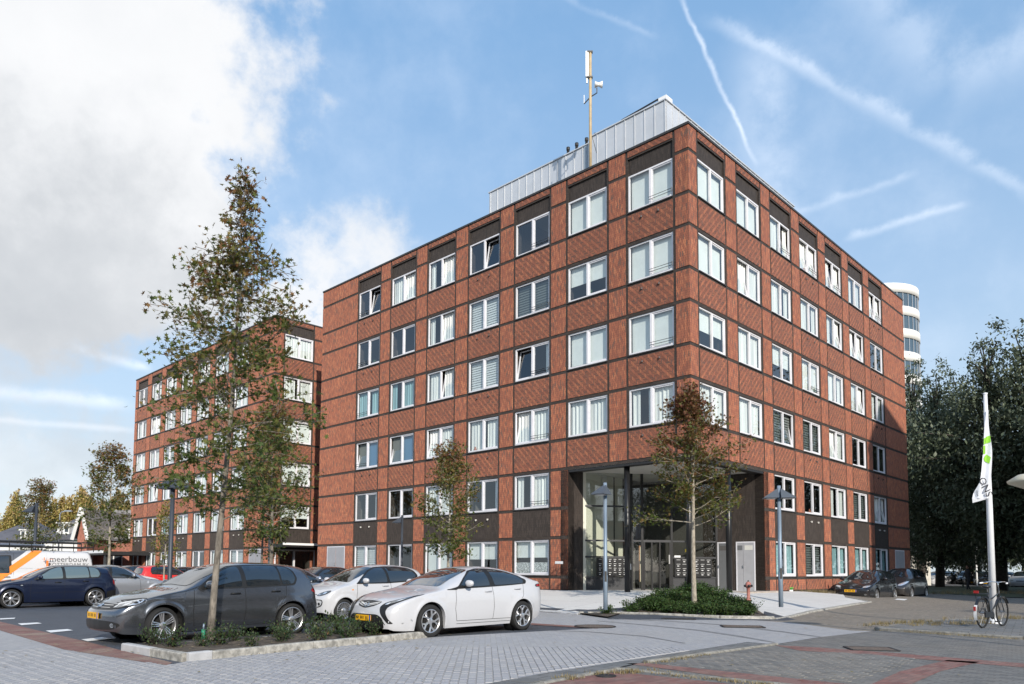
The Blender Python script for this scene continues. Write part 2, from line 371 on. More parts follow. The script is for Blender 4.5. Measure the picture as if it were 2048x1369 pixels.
LP=GP((1548,1290),(1495,1285.5),(1080,1350))+[Vector((-.6,8.2)),Vector((-1.5,3)),Vector((-9,3)),Vector((-24,19.5))]+GP((0,1262),(128,1300),(300,1326),(345,1330),(375,1323.5),(420,1319),(850,1276),(1165,1259),(1195,1257.5),(1062,1249.5),(1040,1247),(985,1240),(960,1222),(1080,1219),(1240,1231),(1440,1233),(1580,1246),(1700,1262),(1755,1264),(1640,1275))
light=sheet('paving_light',LP,.006,'light_pavers',1.0)
sheet('road_right',GP((1440,1231),(1548,1211),(1740,1203.5),(1640,1190))+[Vector((26,48)),Vector((60,60)),Vector((60,14)),Vector((26,9))]+GP((1780,1290),(1700,1263),(1580,1247)),.003,'brown_pavers',1.5)
grey=sheet('paving_old',GP((1290,1327),(1548,1291),(1640,1275.5),(1755,1262.5))+[Vector((14,15.5)),Vector((16,3)),Vector((.8,3)),Vector((.8,8.6))]+GP((1236,1339)),.009,'grey_pavers',1.0)
sheet('paving_red_edge',GP((-150,1213),(0,1244.5),(182,1287),(250,1304),(345,1327),(335,1332),(300,1328),(128,1300.5),(0,1262),(-150,1233)),.010,'red_pavers',.8)
sheet('paving_red_line',GP((1062,1247.5),(1195,1255.5),(1195,1258.5),(1062,1251)),.011,'red_pavers_clean',.6)
for q in (((1250,1329),(1290,1328),(1700,1371),(2048,1408),(1960,1425),(1560,1371)),((1548,1292),(1640,1297),(1800,1309),(2060,1330),(2060,1338),(1800,1317),(1600,1303)),((1895,1322),(1960,1326),(1880,1345),(1820,1372),(1740,1372),(1800,1345)),
          ((1000,1392),(1120,1362),(1235,1346),(1420,1366),(1540,1380),(1440,1400),(1200,1410))):
    sheet('paving_red_band',GP(*q),.013,'red_pavers_clean',.6)
sheet('flagstone_strip',GP((880,1388),(1080,1350),(1495,1285.5),(1548,1290.5),(1290,1326),(1236,1337),(1000,1384),(930,1400)),.013,'flagstone',.6)
for i,q in enumerate((((0,1030),(170,1022),(155,1035),(0,1043)),((195,1086),(410,1075),(460,1086),(235,1105)),((500,1165),(740,1148),(800,1162),(555,1187)),((890,1262),(1110,1238),(1235,1253),(960,1283)))):
    sheet('road_marking',[G(x/5.476,1050+y/5.476).to_2d() for x,y in q],.012,'road_paint',2,True)
sheet('road_marking',GP((1795,1198),(1815,1199),(1809,1201.5),(1789,1200)),.008,'road_paint',3,True)
# forecourt
FC=GP((985,1201),(1080,1214),(1165,1217),(1240,1228),(1440,1230),(1545,1212.5),(1740,1204.5),(1690,1195))
FC+=[(C1+RR*14-RL*.05).to_2d(),(C1+RR*5.9-RL*.05).to_2d(),(C1+RR*5.9+RL*2.0).to_2d(),(C1+RR*2+RL*5.9).to_2d(),(C1+RL*5.9-RR*.05).to_2d(),(C1+RL*9.5-RR*.05).to_2d()]
sheet('forecourt',FC,.02,'concrete_slab',.7,zf=lambda x,y:(gz(x,y) if max((Vector((x,y,0))-C1).dot(-RR),(Vector((x,y,0))-C1).dot(-RL))>0 else GB)+.02)
def kerb(name,pts,w=.13,h=.13,m='old_kerb',L=1.0,off=0.0):
    """row of kerb stones along a line; each stone its own piece"""
    root=empty(name,(pts[0][0],pts[0][1],0)); root['kind']='structure'; base=Vector(root.location)
    for a,b in zip(pts,pts[1:]):
        a=Vector(a[:2]); b=Vector(b[:2]); n=max(1,round((b-a).length/L)); d=(b-a)/n; u=d.normalized(); s=Vector((u.y,-u.x))
        for i in range(n):
            p=a+d*i+u*.006; q=a+d*(i+1)-u*.006; g=MB(); j=rnd.uniform(-.006,.006)
            def P(v,z): return Vector((v.x,v.y,gz(v.x,v.y)+z+off))-base
            h2=h+j; c=.018
            A=[P(p-s*w/2,-.1),P(p-s*w/2,h2-c),P(p-s*(w/2-c),h2),P(p+s*(w/2-c),h2),P(p+s*w/2,h2-c),P(p+s*w/2,-.1)]
            B=[P(q-s*w/2,-.1),P(q-s*w/2,h2-c),P(q-s*(w/2-c),h2),P(q+s*(w/2-c),h2),P(q+s*w/2,h2-c),P(q+s*w/2,-.1)]
            g.idx(A+B,[(k,k+1,k+7,k+6) for k in range(5)]+[(5,4,3,2,1,0),(6,7,8,9,10,11)])
            g.build('kerb_stone',m[(i)%len(m)] if isinstance(m,list) else m,root)
    return root
PL=GP((250,1302),(372,1324),(420,1319),(850,1276))
PL.append(PL[3]+RL.to_2d()*1.75)
kerb('kerb',[PL[0],PL[1]],m=['new_kerb','old_kerb'],L=.9); kerb('kerb',[PL[1],PL[2]],m='new_kerb',L=.9); kerb('kerb',[PL[2],PL[3]],L=1.0); kerb('kerb',[PL[3],PL[4],PL[0]],m='old_kerb',h=.07)
sheet('planting_bed',PL,.09,'soil',.5,zf=lambda x,y:.085+.02*math.sin(x*3.1)*math.cos(y*4))
CB=GP((1158,1217),(1240,1229),(1300,1231.5),(1440,1231.5),(1548,1213),(1510,1199),(1400,1193),(1270,1193),(1215,1203))
kerb('kerb',CB[:5],h=.10,L=1.0,w=.12); sheet('planting_bed',CB,.06,'soil',.6)
kerb('kerb',GP((985,1201),(1080,1215),(1158,1217)),h=.05,m='new_kerb',w=.14)
kerb('kerb',GP((1548,1213),(1740,1205),(1693,1196)),h=.05,w=.14)
kerb('kerb',GP((1552,1291),(1290,1327)),h=.045,L=1.0,w=.10,m='weathered_kerb'); kerb('kerb',GP((985,1390),(1236,1340)),h=.035,w=.10,m='weathered_kerb'); kerb('kerb',GP((1236,1340),(1560,1372),(1800,1398)),h=.035,w=.10,m='weathered_kerb')
IS=GP((1752,1262),(2048,1281))+[Vector((22,13)),Vector((26,21))]+GP((2048,1240),(1850,1247))
sheet('flagstone_island',IS,.07,'flagstone',.8,zf=lambda x,y:.075)
kerb('kerb',[IS[0],IS[1],IS[2]],h=.078,w=.08,m='weathered_kerb'); kerb('kerb',[IS[0],IS[5],IS[4]],h=.078,w=.08,m='weathered_kerb')
sheet('grass_verge',[AT(1800,1190,44).to_2d(),AT(2300,1190,36).to_2d(),AT(2300,1190,62).to_2d(),AT(1840,1190,62).to_2d()],.02,'verge',3)
sheet('far_car_park',[AT(1838,1150,62).to_2d(),AT(2400,1150,62).to_2d(),AT(2400,1150,120).to_2d(),AT(1760,1150,120).to_2d()],.01,'far_asphalt',10)
# real paving blocks nearest the camera
def blocks(name,poly,w,l,ang,m,ymax,parent,off,xr):
    ca,sa=math.cos(ang),math.sin(ang); P=[Vector(p) for p in poly]; cells=[]
    def inside(q):
        ins=False
        for a,b in zip(P,P[1:]+P[:1]):
            if (a.y>q.y)!=(b.y>q.y) and q.x<(b.x-a.x)*(q.y-a.y)/(b.y-a.y)+a.x: ins=not ins
        return ins
    for c in range(-160,160):
        for r in range(-20,90):
            lx=(c+.5)*w; ly=(r+.5-(c%2)*.5)*l; x=lx*ca-ly*sa; y=lx*sa+ly*ca
            if not(8.1<y<ymax and xr[0]<x<xr[1] and abs(x)<y*.72+.3): continue
            if all(inside(Vector((x+dx*ca-dy*sa,y+dx*sa+dy*ca))) for dx in (-w/2,w/2) for dy in (-l/2,l/2)): cells.append((y,x))
    cells.sort(); near=cells[:290]; rest=cells[290:]
    def brick(g,x,y,z,jz):
        a=.0035; c=.006; top=[]; bot=[]
        tx,ty=rnd.uniform(-.012,.012),rnd.uniform(-.01,.01)
        for sx,sy in ((-1,-1),(1,-1),(1,1),(-1,1)):
            for L_,ins,zz in ((bot,a,-.01),(top,a+c,jz)):
                dx=sx*(w/2-ins); dy=sy*(l/2-ins); L_.append(Vector((x+dx*ca-dy*sa,y+dx*sa+dy*ca,z+zz+(dx*tx+dy*ty if L_ is top else 0))))
        g.idx(bot+top,[(4,5,6,7),(0,1,5,4),(1,2,6,5),(2,3,7,6),(3,0,4,7)])
    shared=[]
    for k in range(6):
        g=MB(); brick(g,0,0,0,.008+rnd.uniform(-.001,.002)); shared.append(g.mesh('paving_block_mesh'))
    for k,(y,x) in enumerate(near):
        o=bpy.data.objects.new('paving_block',shared[k%6]); 
        if k<6: shared[k].materials.append(MATS[m])
        COL.objects.link(o); o.parent=parent; o.location=(x,y,off+gz(x,y))
    g=MB()
    for y,x in rest: brick(g,x,y,off+gz(x,y),.008+rnd.uniform(-.001,.002))
    if rest: g.build('paving_blocks_beyond',m,parent)['kind']='stuff'
blocks('paving_block',LP,.105,.21,A0,'light_paver_block',13.2,light,.006,(-8,3))
blocks('flagstone',[(p.x,p.y) for p in IS],.30,.30,R(55),'flagstone',22,bpy.data.objects['flagstone_island'],.073,(8,16))
blocks('flagstone',GP((900,1384),(1080,1352),(1490,1287.5),(1540,1291),(1290,1325),(1236,1336),(1000,1382)),.30,.30,R(55),'flagstone',18,bpy.data.objects['flagstone_strip'],.013,(-3,8))
GPY=GP((1560,1300),(1700,1306),(1850,1319),(1790,1345),(1700,1372))+[Vector((5,7.9)),Vector((2.2,8.0))]+GP((1300,1334),(1560,1360),(1290,1331))
GPY=GP((1300,1328.5),(1548,1294),(1700,1307),(1850,1320),(1780,1345),(1700,1368))
blocks('paving_block',GPY,.105,.21,R(38),'grey_paver_block',12.6,grey,.009,(0,8))
# covers
def cover(name,px,py,w,l,rz,round_,m,label,cat='manhole cover'):
    p=G(px,py); g=MB(); f=MB()
    if round_:
        g.lathe([(0,.012),(w*.44,.012),(w*.46,.004)],28); f.lathe([(w*.465,0),(w*.465,.014),(w*.5,.014),(w*.5,0)],28)
    else:
        for k in range(7): g.box(-w*.46,w*.46,-l*.46+k*l*.132,-l*.46+k*l*.132+l*.11,0,.012)
        for s in (-1,1): f.box(-w/2,w/2,s*l/2-.02,s*l/2+.02,0,.015); f.box(s*w/2-.02,s*w/2+.02,-l/2+.021,l/2-.021,0,.0148)
    t=empty(name,(p.x,p.y,p.z+.012),rz,label,cat); g.build('lid',m,t); f.build('frame','black_iron',t)
cover('manhole_cover',1190,1254.5,1.0,1,0,True,'rust','round rusty manhole cover in the light paving beside the white car\'s bay')
cover('manhole_cover',1357,1239.5,.9,.45,R(-12),False,'black_iron','narrow dark drain cover in the paving in front of the planted island','drain cover')
cover('manhole_cover',1485,1255,.95,.62,R(-8),False,'rust','rectangular rusty cover in the light paving right of the planted island')
cover('manhole_cover',1742,1300,.75,.6,R(-10),False,'rust','rectangular iron cover in the old grey paving at the right')
cover('drain_grate',1212,1355,.26,.2,R(10),True,'black_iron','small black oval drain in the red paving at the bottom edge','drain')
# ================================================================== BUILDINGS
mat('frame_white',(.74,.73,.76),.45,var=.06,vscale=3); mat('dark_metal',(.022,.021,.021),.45,var=.2,vscale=4); mat('coping',(.035,.033,.032),.5)
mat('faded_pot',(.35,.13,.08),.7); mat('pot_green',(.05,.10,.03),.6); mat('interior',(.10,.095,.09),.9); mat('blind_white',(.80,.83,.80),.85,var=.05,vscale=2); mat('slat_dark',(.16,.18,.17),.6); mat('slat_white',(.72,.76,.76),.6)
mat('curtain_white',(.78,.79,.76),.9,var=.22,vscale=9,stretch=(1,1,.03)); mat('curtain_teal',(.28,.45,.47),.9,var=.3,vscale=9,stretch=(1,1,.03)); mat('blind_blue',(.10,.22,.36),.8)
mat('vent',(.05,.03,.028),.6); mat('vent_light',(.45,.43,.4),.6); mat('zinc',(.60,.62,.65),.42,metal=.25,var=.06,vscale=1.2); mat('zinc_blue_grey',(.30,.36,.42),.5,metal=.2)
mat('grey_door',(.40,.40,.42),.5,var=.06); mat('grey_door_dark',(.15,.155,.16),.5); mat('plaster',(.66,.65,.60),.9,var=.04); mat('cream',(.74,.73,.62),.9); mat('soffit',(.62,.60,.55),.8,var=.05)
mat('black_frame',(.012,.012,.013),.35); mat('charcoal_panel',(.035,.036,.04),.4); mat('steel_box',(.015,.015,.016),.35); mat('label_white',(.75,.75,.75),.5); mat('wood_frame',(.40,.17,.06),.5); mat('stainless',(.6,.6,.6),.3,metal=.9)
mat('tan_pole',(.50,.38,.22),.6,var=.2,vscale=2); mat('antenna_white',(.85,.85,.84),.4); mat('roof_gravel',(.3,.29,.27),.95); mat('step_stone',(.42,.36,.31),.85,var=.2)
mat('lace',(.55,.57,.56),.9,var=.85,vscale=22); mat('orange',(.9,.30,.03),.6); mat('yellow_sticker',(.8,.6,.05),.6)
glass_mat('window_glass',(.93,.97,.97),1.5,1.5,.012,.05); glass_mat('lobby_glass',(.86,.89,.86),1.5,1.5,.01,.04)
HS=2.9; ZA=[15.859+EYE-HS*(5-k) for k in range(6)]; ZB=[a-1.658 for a in ZA]; ZR=ZA[5]+1.049; BW=.068
class Fac:
    """one facade: corner point, direction along it, outward normal"""
    def __init__(s,C,d,n): s.C=Vector(C); s.d=Vector(d); s.n=Vector(n)
    def P(s,t,o,z): return s.C+s.d*t+s.n*o+Vector((0,0,z))
    def box(s,g,t0,t1,o0,o1,z0,z1,mi=0):
        P=s.P; F=[(t0,o1,z0),(t1,o1,z0),(t1,o1,z1),(t0,o1,z1)]
        flip=s.d.cross(Vector((0,0,1))).dot(s.n)<0
        def fc(pts,uv):
            pts=[P(*p) for p in pts]
            if flip: pts=pts[::-1]; uv=uv[::-1]
            g.face(pts,uv,mi)
        fc(F,[(t0,z0),(t1,z0),(t1,z1),(t0,z1)])
        fc([(t0,o0,z0),(t0,o1,z0),(t0,o1,z1),(t0,o0,z1)],[(t0-o1+o0,z0),(t0,z0),(t0,z1),(t0-o1+o0,z1)])
        fc([(t1,o1,z0),(t1,o0,z0),(t1,o0,z1),(t1,o1,z1)],[(t1,z0),(t1+o1-o0,z0),(t1+o1-o0,z1),(t1,z1)])
        fc([(t0,o1,z1),(t1,o1,z1),(t1,o0,z1),(t0,o0,z1)],[(t0,z1),(t1,z1),(t1,z1+o1-o0),(t0,z1+o1-o0)])
        fc([(t0,o0,z0),(t1,o0,z0),(t1,o1,z0),(t0,o1,z0)],[(t0,z0),(t1,z0),(t1,z0+.1),(t0,z0+.1)])
        fc([(t1,o0,z0),(t0,o0,z0),(t0,o0,z1),(t1,o0,z1)],[(t1,z0),(t0,z0),(t0,z1),(t1,z1)])
    def part(s,name,boxes,m,parent):
        g=MB()
        for b in boxes: s.box(g,*b)
        return g.build(name,m,parent)
def window(fc,root,t0,t1,z0,z1,code,lb=None):
    """two light window; code letters: B blind, H half blind, C curtain, T teal curtain, V slats, D dark slats, U blue blind, L lace, N bare; then tilt l / r / b; j = rail"""
    kind=code[0]; fw=.062; w=t1-t0; tm=(t0+t1)/2; O=-.055
    # for the left facade t grows to the left of the picture
    fr=fc.part('window',[(t0,t1,O-.07,O,z0,z0+fw+.02),(t0,t1,O-.07,O,z1-fw,z1),(t0,t0+fw,O-.07,O-.001,z0+fw+.02,z1-fw),(t1-fw,t1,O-.07,O-.001,z0+fw+.02,z1-fw),(tm-.05,tm+.05,O-.07,O+.004,z0+fw+.02,z1-fw)],'frame_white',root)
    leftfac=fc.d.dot(RL)>.5
    for k,(a,b) in enumerate(((t0+fw,tm-.05),(tm+.05,t1-fw))):
        isright=(k==0) if leftfac else (k==1)
        tilt=('b' in code[1:]) or ('r' in code[1:] and isright) or ('l' in code[1:] and not isright)
        za,zb=z0+fw+.02,z1-fw; g=MB(); p=MB(); ang=R(9.5) if tilt else 0; s_=.05
        opening=isright or tilt
        def q(t,z,o=0.0):
            h=z-za; return fc.P(t,O-.045+o-math.sin(ang)*h,za+math.cos(ang)*h)
        def bx(ta,tb,zc,zd,oa,ob):
            vs=[q(t,z,o) for t in (ta,tb) for o in (oa,ob) for z in (zc,zd)]
            g.idx(vs,[(0,1,3,2),(4,6,7,5),(0,4,5,1),(2,3,7,6),(0,2,6,4),(1,5,7,3)])
        if opening or tilt:
            for (ta,tb,zc,zd) in ((a,a+s_,za,zb),(b-s_,b,za,zb),(a+s_,b-s_,za,za+s_),(a+s_,b-s_,zb-s_,zb)): bx(ta,tb,zc,zd,-.03,.018)
            g.build('sash',['frame_white'],fr)
        pts=[q(t,z) for t,z in ((a,za),(b,za),(b,zb),(a,zb))]
        if leftfac: pts=pts[::-1]
        p.face(pts); p.build('pane','window_glass',fr)
    zi0,zi1=z0+.03,z1-.01; ob=-.215
    def plain(m,za,zb,ta=t0+.03,tb=t1-.03,name='blind',o=ob): fc.part(name,[(ta,tb,o-.012,o,za,zb)],m,fr)
    def drape(m,za,zb,ta,tb,o=ob,amp=.03):
        g=MB(); n=max(6,int((tb-ta)/.035)); ph=rnd.uniform(0,6); prev=None
        for i in range(n+1):
            t=ta+(tb-ta)*i/n; oo=o+amp*math.sin(i*1.15+ph)*(.6+.4*math.sin(i*.37+ph)); cur=(fc.P(t,oo,za),fc.P(t,oo*1.0,zb),t)
            if prev: g.face([prev[0],cur[0],cur[1],prev[1]],[(prev[2],za),(t,za),(t,zb),(prev[2],zb)])
            prev=cur
        g.build('curtain',m,fr)
    r1=rnd.random()
    if kind=='B': plain('blind_white',zi0+(.0 if r1<.5 else .16),zi1,ta=t0+.05,tb=tm-.01); plain('blind_white',zi0+(.0 if r1>.3 else .12),zi1,ta=tm+.01,tb=t1-.05,o=ob-.01)
    elif kind=='H': plain('blind_white',z0+(z1-z0)*.46,zi1)
    elif kind=='U': plain('blind_blue',zi0,zi1,tb=tm if leftfac else t1); plain('slat_dark',zi0,zi1,ta=tm+.02) if leftfac else None
    elif kind=='L':
        plain('blind_white',z0+(z1-z0)*.50,zi1); plain('lace',zi0+.04,z0+(z1-z0)*.36,o=ob+.1,name='lace_curtain')
    elif kind in 'VD':
        m='slat_white' if kind=='V' else 'slat_dark'; bs=[]; z=zi0
        while z<zi1: bs.append((t0+.04,t1-.04,ob-.02,ob,z,z+.075)); z+=.115
        g=MB(); [fc.box(g,*b) for b in bs]; g.build('slat_blind',m,fr)
        plain('curtain_white' if kind=='V' else 'slat_dark',zi0,zi1,o=ob-.06)
    elif kind in 'CT':
        m='curtain_white' if kind=='C' else 'curtain_teal'; W_=t1-t0; v=rnd.random()
        if v<.45: drape(m,zi0,zi1,t0+.03,t1-.03)
        elif v<.75: drape(m,zi0,zi1,t0+.03,t0+W_*.42); drape(m,zi0,zi1,t1-W_*.40,t1-.03)
        else: drape(m,zi0,zi1,t0+.03,t0+W_*.62); drape(m,zi0,zi1,t1-W_*.2,t1-.03)
    elif kind=='N' and r1<.5: drape('curtain_white',zi0,zi1,t0+.03,t0+.35)
    if rnd.random()<.34 and kind in 'NCHTV':
        tt=t0+.25+rnd.random()*(t1-t0-.5); c_=fc.P(tt,-.17,z0+.03); g=MB(); k_=rnd.random(); hh=rnd.uniform(.12,.24)
        if k_<.55:
            g.lathe([(0,0),(.05,0),(.065,.11),(0,.11)],10,Matrix.Translation(c_)); o_=g.build('flower_pot',rnd.choice(['faded_pot','blind_white']),fr,True); g=MB()
            for q_ in range(22): a_=rnd.uniform(0,6.28); r_=rnd.uniform(.03,.10); e_=c_+Vector((math.cos(a_)*r_,math.sin(a_)*r_*.5,.11+rnd.uniform(.04,hh))); b_=c_+Vector((0,0,.11)); w_=fc.d*.018; g.face([b_,e_-w_,e_+Vector((0,0,.04)),e_+w_])
            g.build('house_plant','pot_green',fr)
        else: g.lathe([(0,0),(.05,0),(.07,hh*.5),(.03,hh*.8),(.045,hh),(0,hh)],12,Matrix.Translation(c_)); g.build('vase',rnd.choice(['antenna_white','blind_blue','faded_pot']),fr,True)
    fc.part('sill',[(t0-.01,t1+.01,-.13,.028,z0-.05,z0-.004)],'coping',fr)
    if 'j' in code[1:]:
        a,b=(t0+.03,tm+.03) if leftfac else (tm-.03,t1-.03)
        if 'J' in code: a,b=(tm,t1-.03)
        g=MB()
        for zz in (.30,.20): g.tube([fc.P(a,.015,z0+zz),fc.P(b,.015,z0+zz)],.011,6)
        g.tube([fc.P(a,.015,z0+.18),fc.P(a,.015,z0+.34)],.016,6); g.build('safety_rail','dark_metal',fr)
    return fr
def facade(fc,root,L,cols,codes,port=0.0,skip=None,first=.0,ground=-.3,door=None,vents=(),lodoor=None):
    """cols: (t0,t1) of each window column sorted by t; codes[k][storey]"""
    V_=.112; zb=ground; wall=[]; H=MB()
    D0,D1=-.42,-.018
    def W_(t0,t1,z0,z1): wall.append((max(t0,.021),t1,D0,D1,z0,z1))
    top=ZR-.09; low=ZA[1]-BW
    for k in range(6):
        o0,o1=ZB[k]+BW,ZA[k]-BW            # window opening
        if k==5: o1=ZA[5]+.62
        zlo=(ZB[k-1+1]-0 if 0 else (ZA[k-1]-BW if k else zb))
        ta=port if k<2 else 0.0
        if k==0: W_(ta,L,zb,o0)
        elif k==1: W_(ta,L,ZA[0]-BW,o0)
        elif k==2: W_(0.0,L,low,o0) 
        else: W_(0.0,L,ZA[k-1]-BW,o0)
        t=ta
        for (a,b) in cols:
            if a<ta: continue
            W_(t,a,o0,o1 if k<5 else o1); t=b
        W_(t,L,o0,o1)
    W_(0,L,ZA[5]+.62,top)
    g=MB(); [fc.box(g,*b) for b in wall]; g.build('wall','dark_flat',root)
    edges=[]; 
    def panel(name,t0,t1,z0,z1,m,o=0.0,dp=.03): 
        if t1-t0>.05 and z1-z0>.05: fc.part(name,[(t0,t1,o-dp,o,z0,z1)],m,root)
    for k in range(6):
        ta=port if k<2 else first
        piers=[]; t=ta
        for (a,b) in cols:
            if a<ta: continue
            piers.append((t,a-V_)); t=b+V_
        piers.append((t,L))
        for (a,b) in piers:
            m='red_upright'
            if k==5: panel('brick_pier',a,b,ZA[5]+BW,top-.012,m)
            dz=ground if k==0 else None
            panel('brick_pier',a,b,ZB[k]+BW,ZA[k]-BW,m)
            if k>0:
                lo=ZA[k-1]+BW
                if k==2 and b<=port+.01: lo=ZA[1]+BW
                panel('brick_pier',a,b,lo,ZB[k]-BW,m)
            else: panel('brick_pier',a,b,ground+.35 if ground>0 else GB+.04,ZB[0]-BW,m)
        for i,(a,b) in enumerate(cols):
            if a<ta: continue
            if k>0:
                if k==1: fc.part('dark_brick_panel',[(a,b,-.05,-.012,ZA[0]+BW,ZB[1]-BW)],'dark_upright',root)
                else: panel('brick_panel',a,b,ZA[k-1]+BW,ZB[k]-BW,'red_herringbone')
            else: panel('brick_panel',a,b,GB+.04,ZB[0]-BW,'red_herringbone')
            if k==5:
                panel('dark_brick_panel',a,b,ZA[5]-BW,ZA[5]+.62,'dark_upright',-.085,.05)
                panel('brick_panel',a,b,ZA[5]+.70,top-.012,'red_herringbone')
            cd=codes[i][k] if codes[i] and k<len(codes[i]) else 'C'
            if cd!='-': window(fc,root,a,b,ZB[k]+BW,ZA[k]-BW,cd)
            if i in vents and k>0:
                g=MB()
                for s in (.3,.68):
                    t=a+(b-a)*s; z=ZB[k]-BW-.22
                    g.tube([fc.P(t,-.02,z),fc.P(t,.035,z-.01)],.035,8); g.box(-.03,.03,-.03,.03,-.05,.03,Matrix.Translation(fc.P(t,.03,z)))
                g.build('vent_outlet','vent_light' if k==1 else 'vent',root)
    fc.part('coping',[(-.035 if first==0 else .451,L+.02,-.45,.035,top,ZR)],'coping',root)
    # inside: dark rooms, floors and cross walls
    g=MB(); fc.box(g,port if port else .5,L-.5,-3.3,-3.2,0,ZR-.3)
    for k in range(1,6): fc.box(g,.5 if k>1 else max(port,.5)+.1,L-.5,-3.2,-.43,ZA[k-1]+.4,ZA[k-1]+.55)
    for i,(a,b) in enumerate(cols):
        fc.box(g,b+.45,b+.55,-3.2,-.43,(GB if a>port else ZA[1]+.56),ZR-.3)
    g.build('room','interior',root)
gaps=[(.72,2.78)]
COLS=[(.70+3.115*i,2.77+3.115*i) for i in range(7)]
main=empty('apartment_building',C1,0,'six storey red brick apartment block with glazed corner entrance and mast','building')
main_loc=Vector(C1); 
# parts are built in world coordinates; keep the parent at the origin of the facade
main.location=(0,0,0)
FL=Fac(C1,RL,-RR); FR=Fac(C1,RR,-RL)
# codes per column from the corner outwards, storeys 0..5
CL=[['-','-','C','Bj','Bj','Bj'],['-','-','C','B','H','B'],['L','Cj','Clj','Nlj','Dj','Nj'],['H','N','C','V','V','Nr'],['B','C','Cl','Cr','Cr','Cr'],['N','N','Ul','T','N','Cr'],['V','N','UlJj','TJj','NJj','NrJj']]
CR=[['-','-','C','H','B','B'],['-','-','C','C','Cl','B'],['T','N','Dr','H','C','Crj'],['D','N','D','Cj','C','Cbj'],['T','C','Cl','C','Cr','Cbj'],['T','D','N','Cr','Cb','C'],['T','Cb','N','C','N','Cbj']]
PT=5.86
facade(FL,main,25.25,COLS,CL,port=PT,vents=(0,3,6))
facade(FR,main,25.42,COLS,CR,port=PT,first=.031,vents=(3,6))
def plain_wall(root,fc,L,name='side_wall'):
    fc.part(name,[(0,L,-.4,0,-.3,ZR-.09)],'red_upright',root); fc.part('coping',[(0,L,-.45,.035,ZR-.089,ZR-.001)],'coping',root)
plain_wall(main,Fac(C1+RL*25.25+RR*.021,RR,RL),25.3); plain_wall(main,Fac(C1+RR*25.42+RL*.021,RL,RR),25.2)
def roofslab(root,C,LL_,LR_):
    g=MB(); z=ZR-.35; g.face([C+RL*.3+RR*.3+Vector((0,0,z)),C+RL*.3+RR*(LR_-.3)+Vector((0,0,z)),C+RL*(LL_-.3)+RR*(LR_-.3)+Vector((0,0,z)),C+RL*(LL_-.3)+RR*.3+Vector((0,0,z))]); g.build('roof','roof_gravel',root)
roofslab(main,C1,25.2,25.4)
# doors in the blank bays
def metal_doors(fc,root,t0,t1,z0,z1,m='grey_door'):
    tm=(t0+t1)/2; d=fc.part('door',[(t0,t1,-.1,.006,z0,z0+.05),(t0,t0+.06,-.1,.0062,z0+.05,z1),(t1-.06,t1,-.1,.0062,z0+.05,z1),(t0+.06,t1-.06,-.1,.006,z1-.06,z1)],'frame_white',root)
    fc.part('door_leaf',[(t0+.06,tm-.01,-.05,.004,z0+.05,z1-.06)],m,d); fc.part('door_leaf',[(tm+.01,t1-.06,-.05,.004,z0+.05,z1-.06)],m,d)
    fc.part('handle',[(tm+.05,tm+.08,.004,.05,(z0+z1)/2-.05,(z0+z1)/2+.1)],'stainless',d); return d
metal_doors(FL,main,22.35,24.2,GB+.05,ZA[0]-BW); metal_doors(FR,main,22.6,24.3,.25,ZA[0]-BW-.02)
# ---- corner entrance
zt=ZA[1]-BW
g=MB(); N=Vector((0,0,1))
g.face([C1+N*zt,C1+RR*PT+N*zt,C1+RR*PT+RL*3.2+N*zt,C1+RL*PT+RR*3.2+N*zt,C1+RL*PT+N*zt][::-1]); 
for o,p,q in ((0,C1+RL*.02+RR*.02,C1),):
    pass
g.build('entrance_ceiling','soffit',main)
FCL=Fac(C1+RL*PT,RR,-RL)   # left return wall, faces the corner
FCR=Fac(C1+RR*PT,RL,-RR)   # right return wall
FCL.part('return_wall',[(.0,1.02,-.4,0,-.1,zt)],'dark_upright',main)
FCR.part('return_wall',[(.0,2.9,-.4,0,-.1,zt)],'dark_upright',main)
FL.part('edge_beam',[(.0,PT,-.40,-.019,zt-.10,zt-.002)],'dark_metal',main); FR.part('edge_beam',[(.42,PT,-.40,-.019,zt-.10,zt-.002)],'dark_metal',main)
for (c,z0) in ((C1+RL*.32+RR*.32,GB),(C1+RL*3.06+RR*.28,GB),(C1+RR*3.25+RL*.28,GB)):
    g=MB(); g.tube([c+N*(z0-.1),c+N*(zt-.003)],.115,20); g.build('column','black_frame',main,True)
# glass screen between the return walls
GA=AT(1159.5,1140,31.9); GA=Vector((GA.x,GA.y,0)); GBp=AT(1434,1140,32.75); GBp=Vector((GBp.x,GBp.y,0))
gd=(GBp-GA); GLn=gd.length; gd.normalize(); gn=Vector((gd.y,-gd.x,0))
FG=Fac(GA,gd,gn)
def gt(px):   # parameter along the screen for a picture column
    r=ray(px,1140); a,b=r.x/r.y,0; return (GA.x-a*GA.y)/(a*gd.y-gd.x)
def gzp(py,px=1290): 
    p=GA+gd*gt(px); r=ray(px,py); return EYE+r.z*(p.y/r.y)
scr=FG.part('entrance_screen',[],'black_frame',main); root_s=scr
T=[gt(x) for x in (1159.5,1264,1285,1344,1434)]
zz=[GB,gzp(1155.5),gzp(1115),gzp(1082.5),gzp(1014),zt]
mull=[(t-.05,t+.05,-.09,0,GB,zt) for t in T]
mull[0]=(T[0],T[0]+.1,-.09,0,GB,zt)
FG.part('mullion',mull,'black_frame',scr)
tr_=[]
for a,b in ((T[0]+.1,T[1]-.05),(T[3]+.05,T[4]-.05)):
    for z in zz[1:5]: tr_.append((a,b,-.08,-.002,z-.035,z+.035))
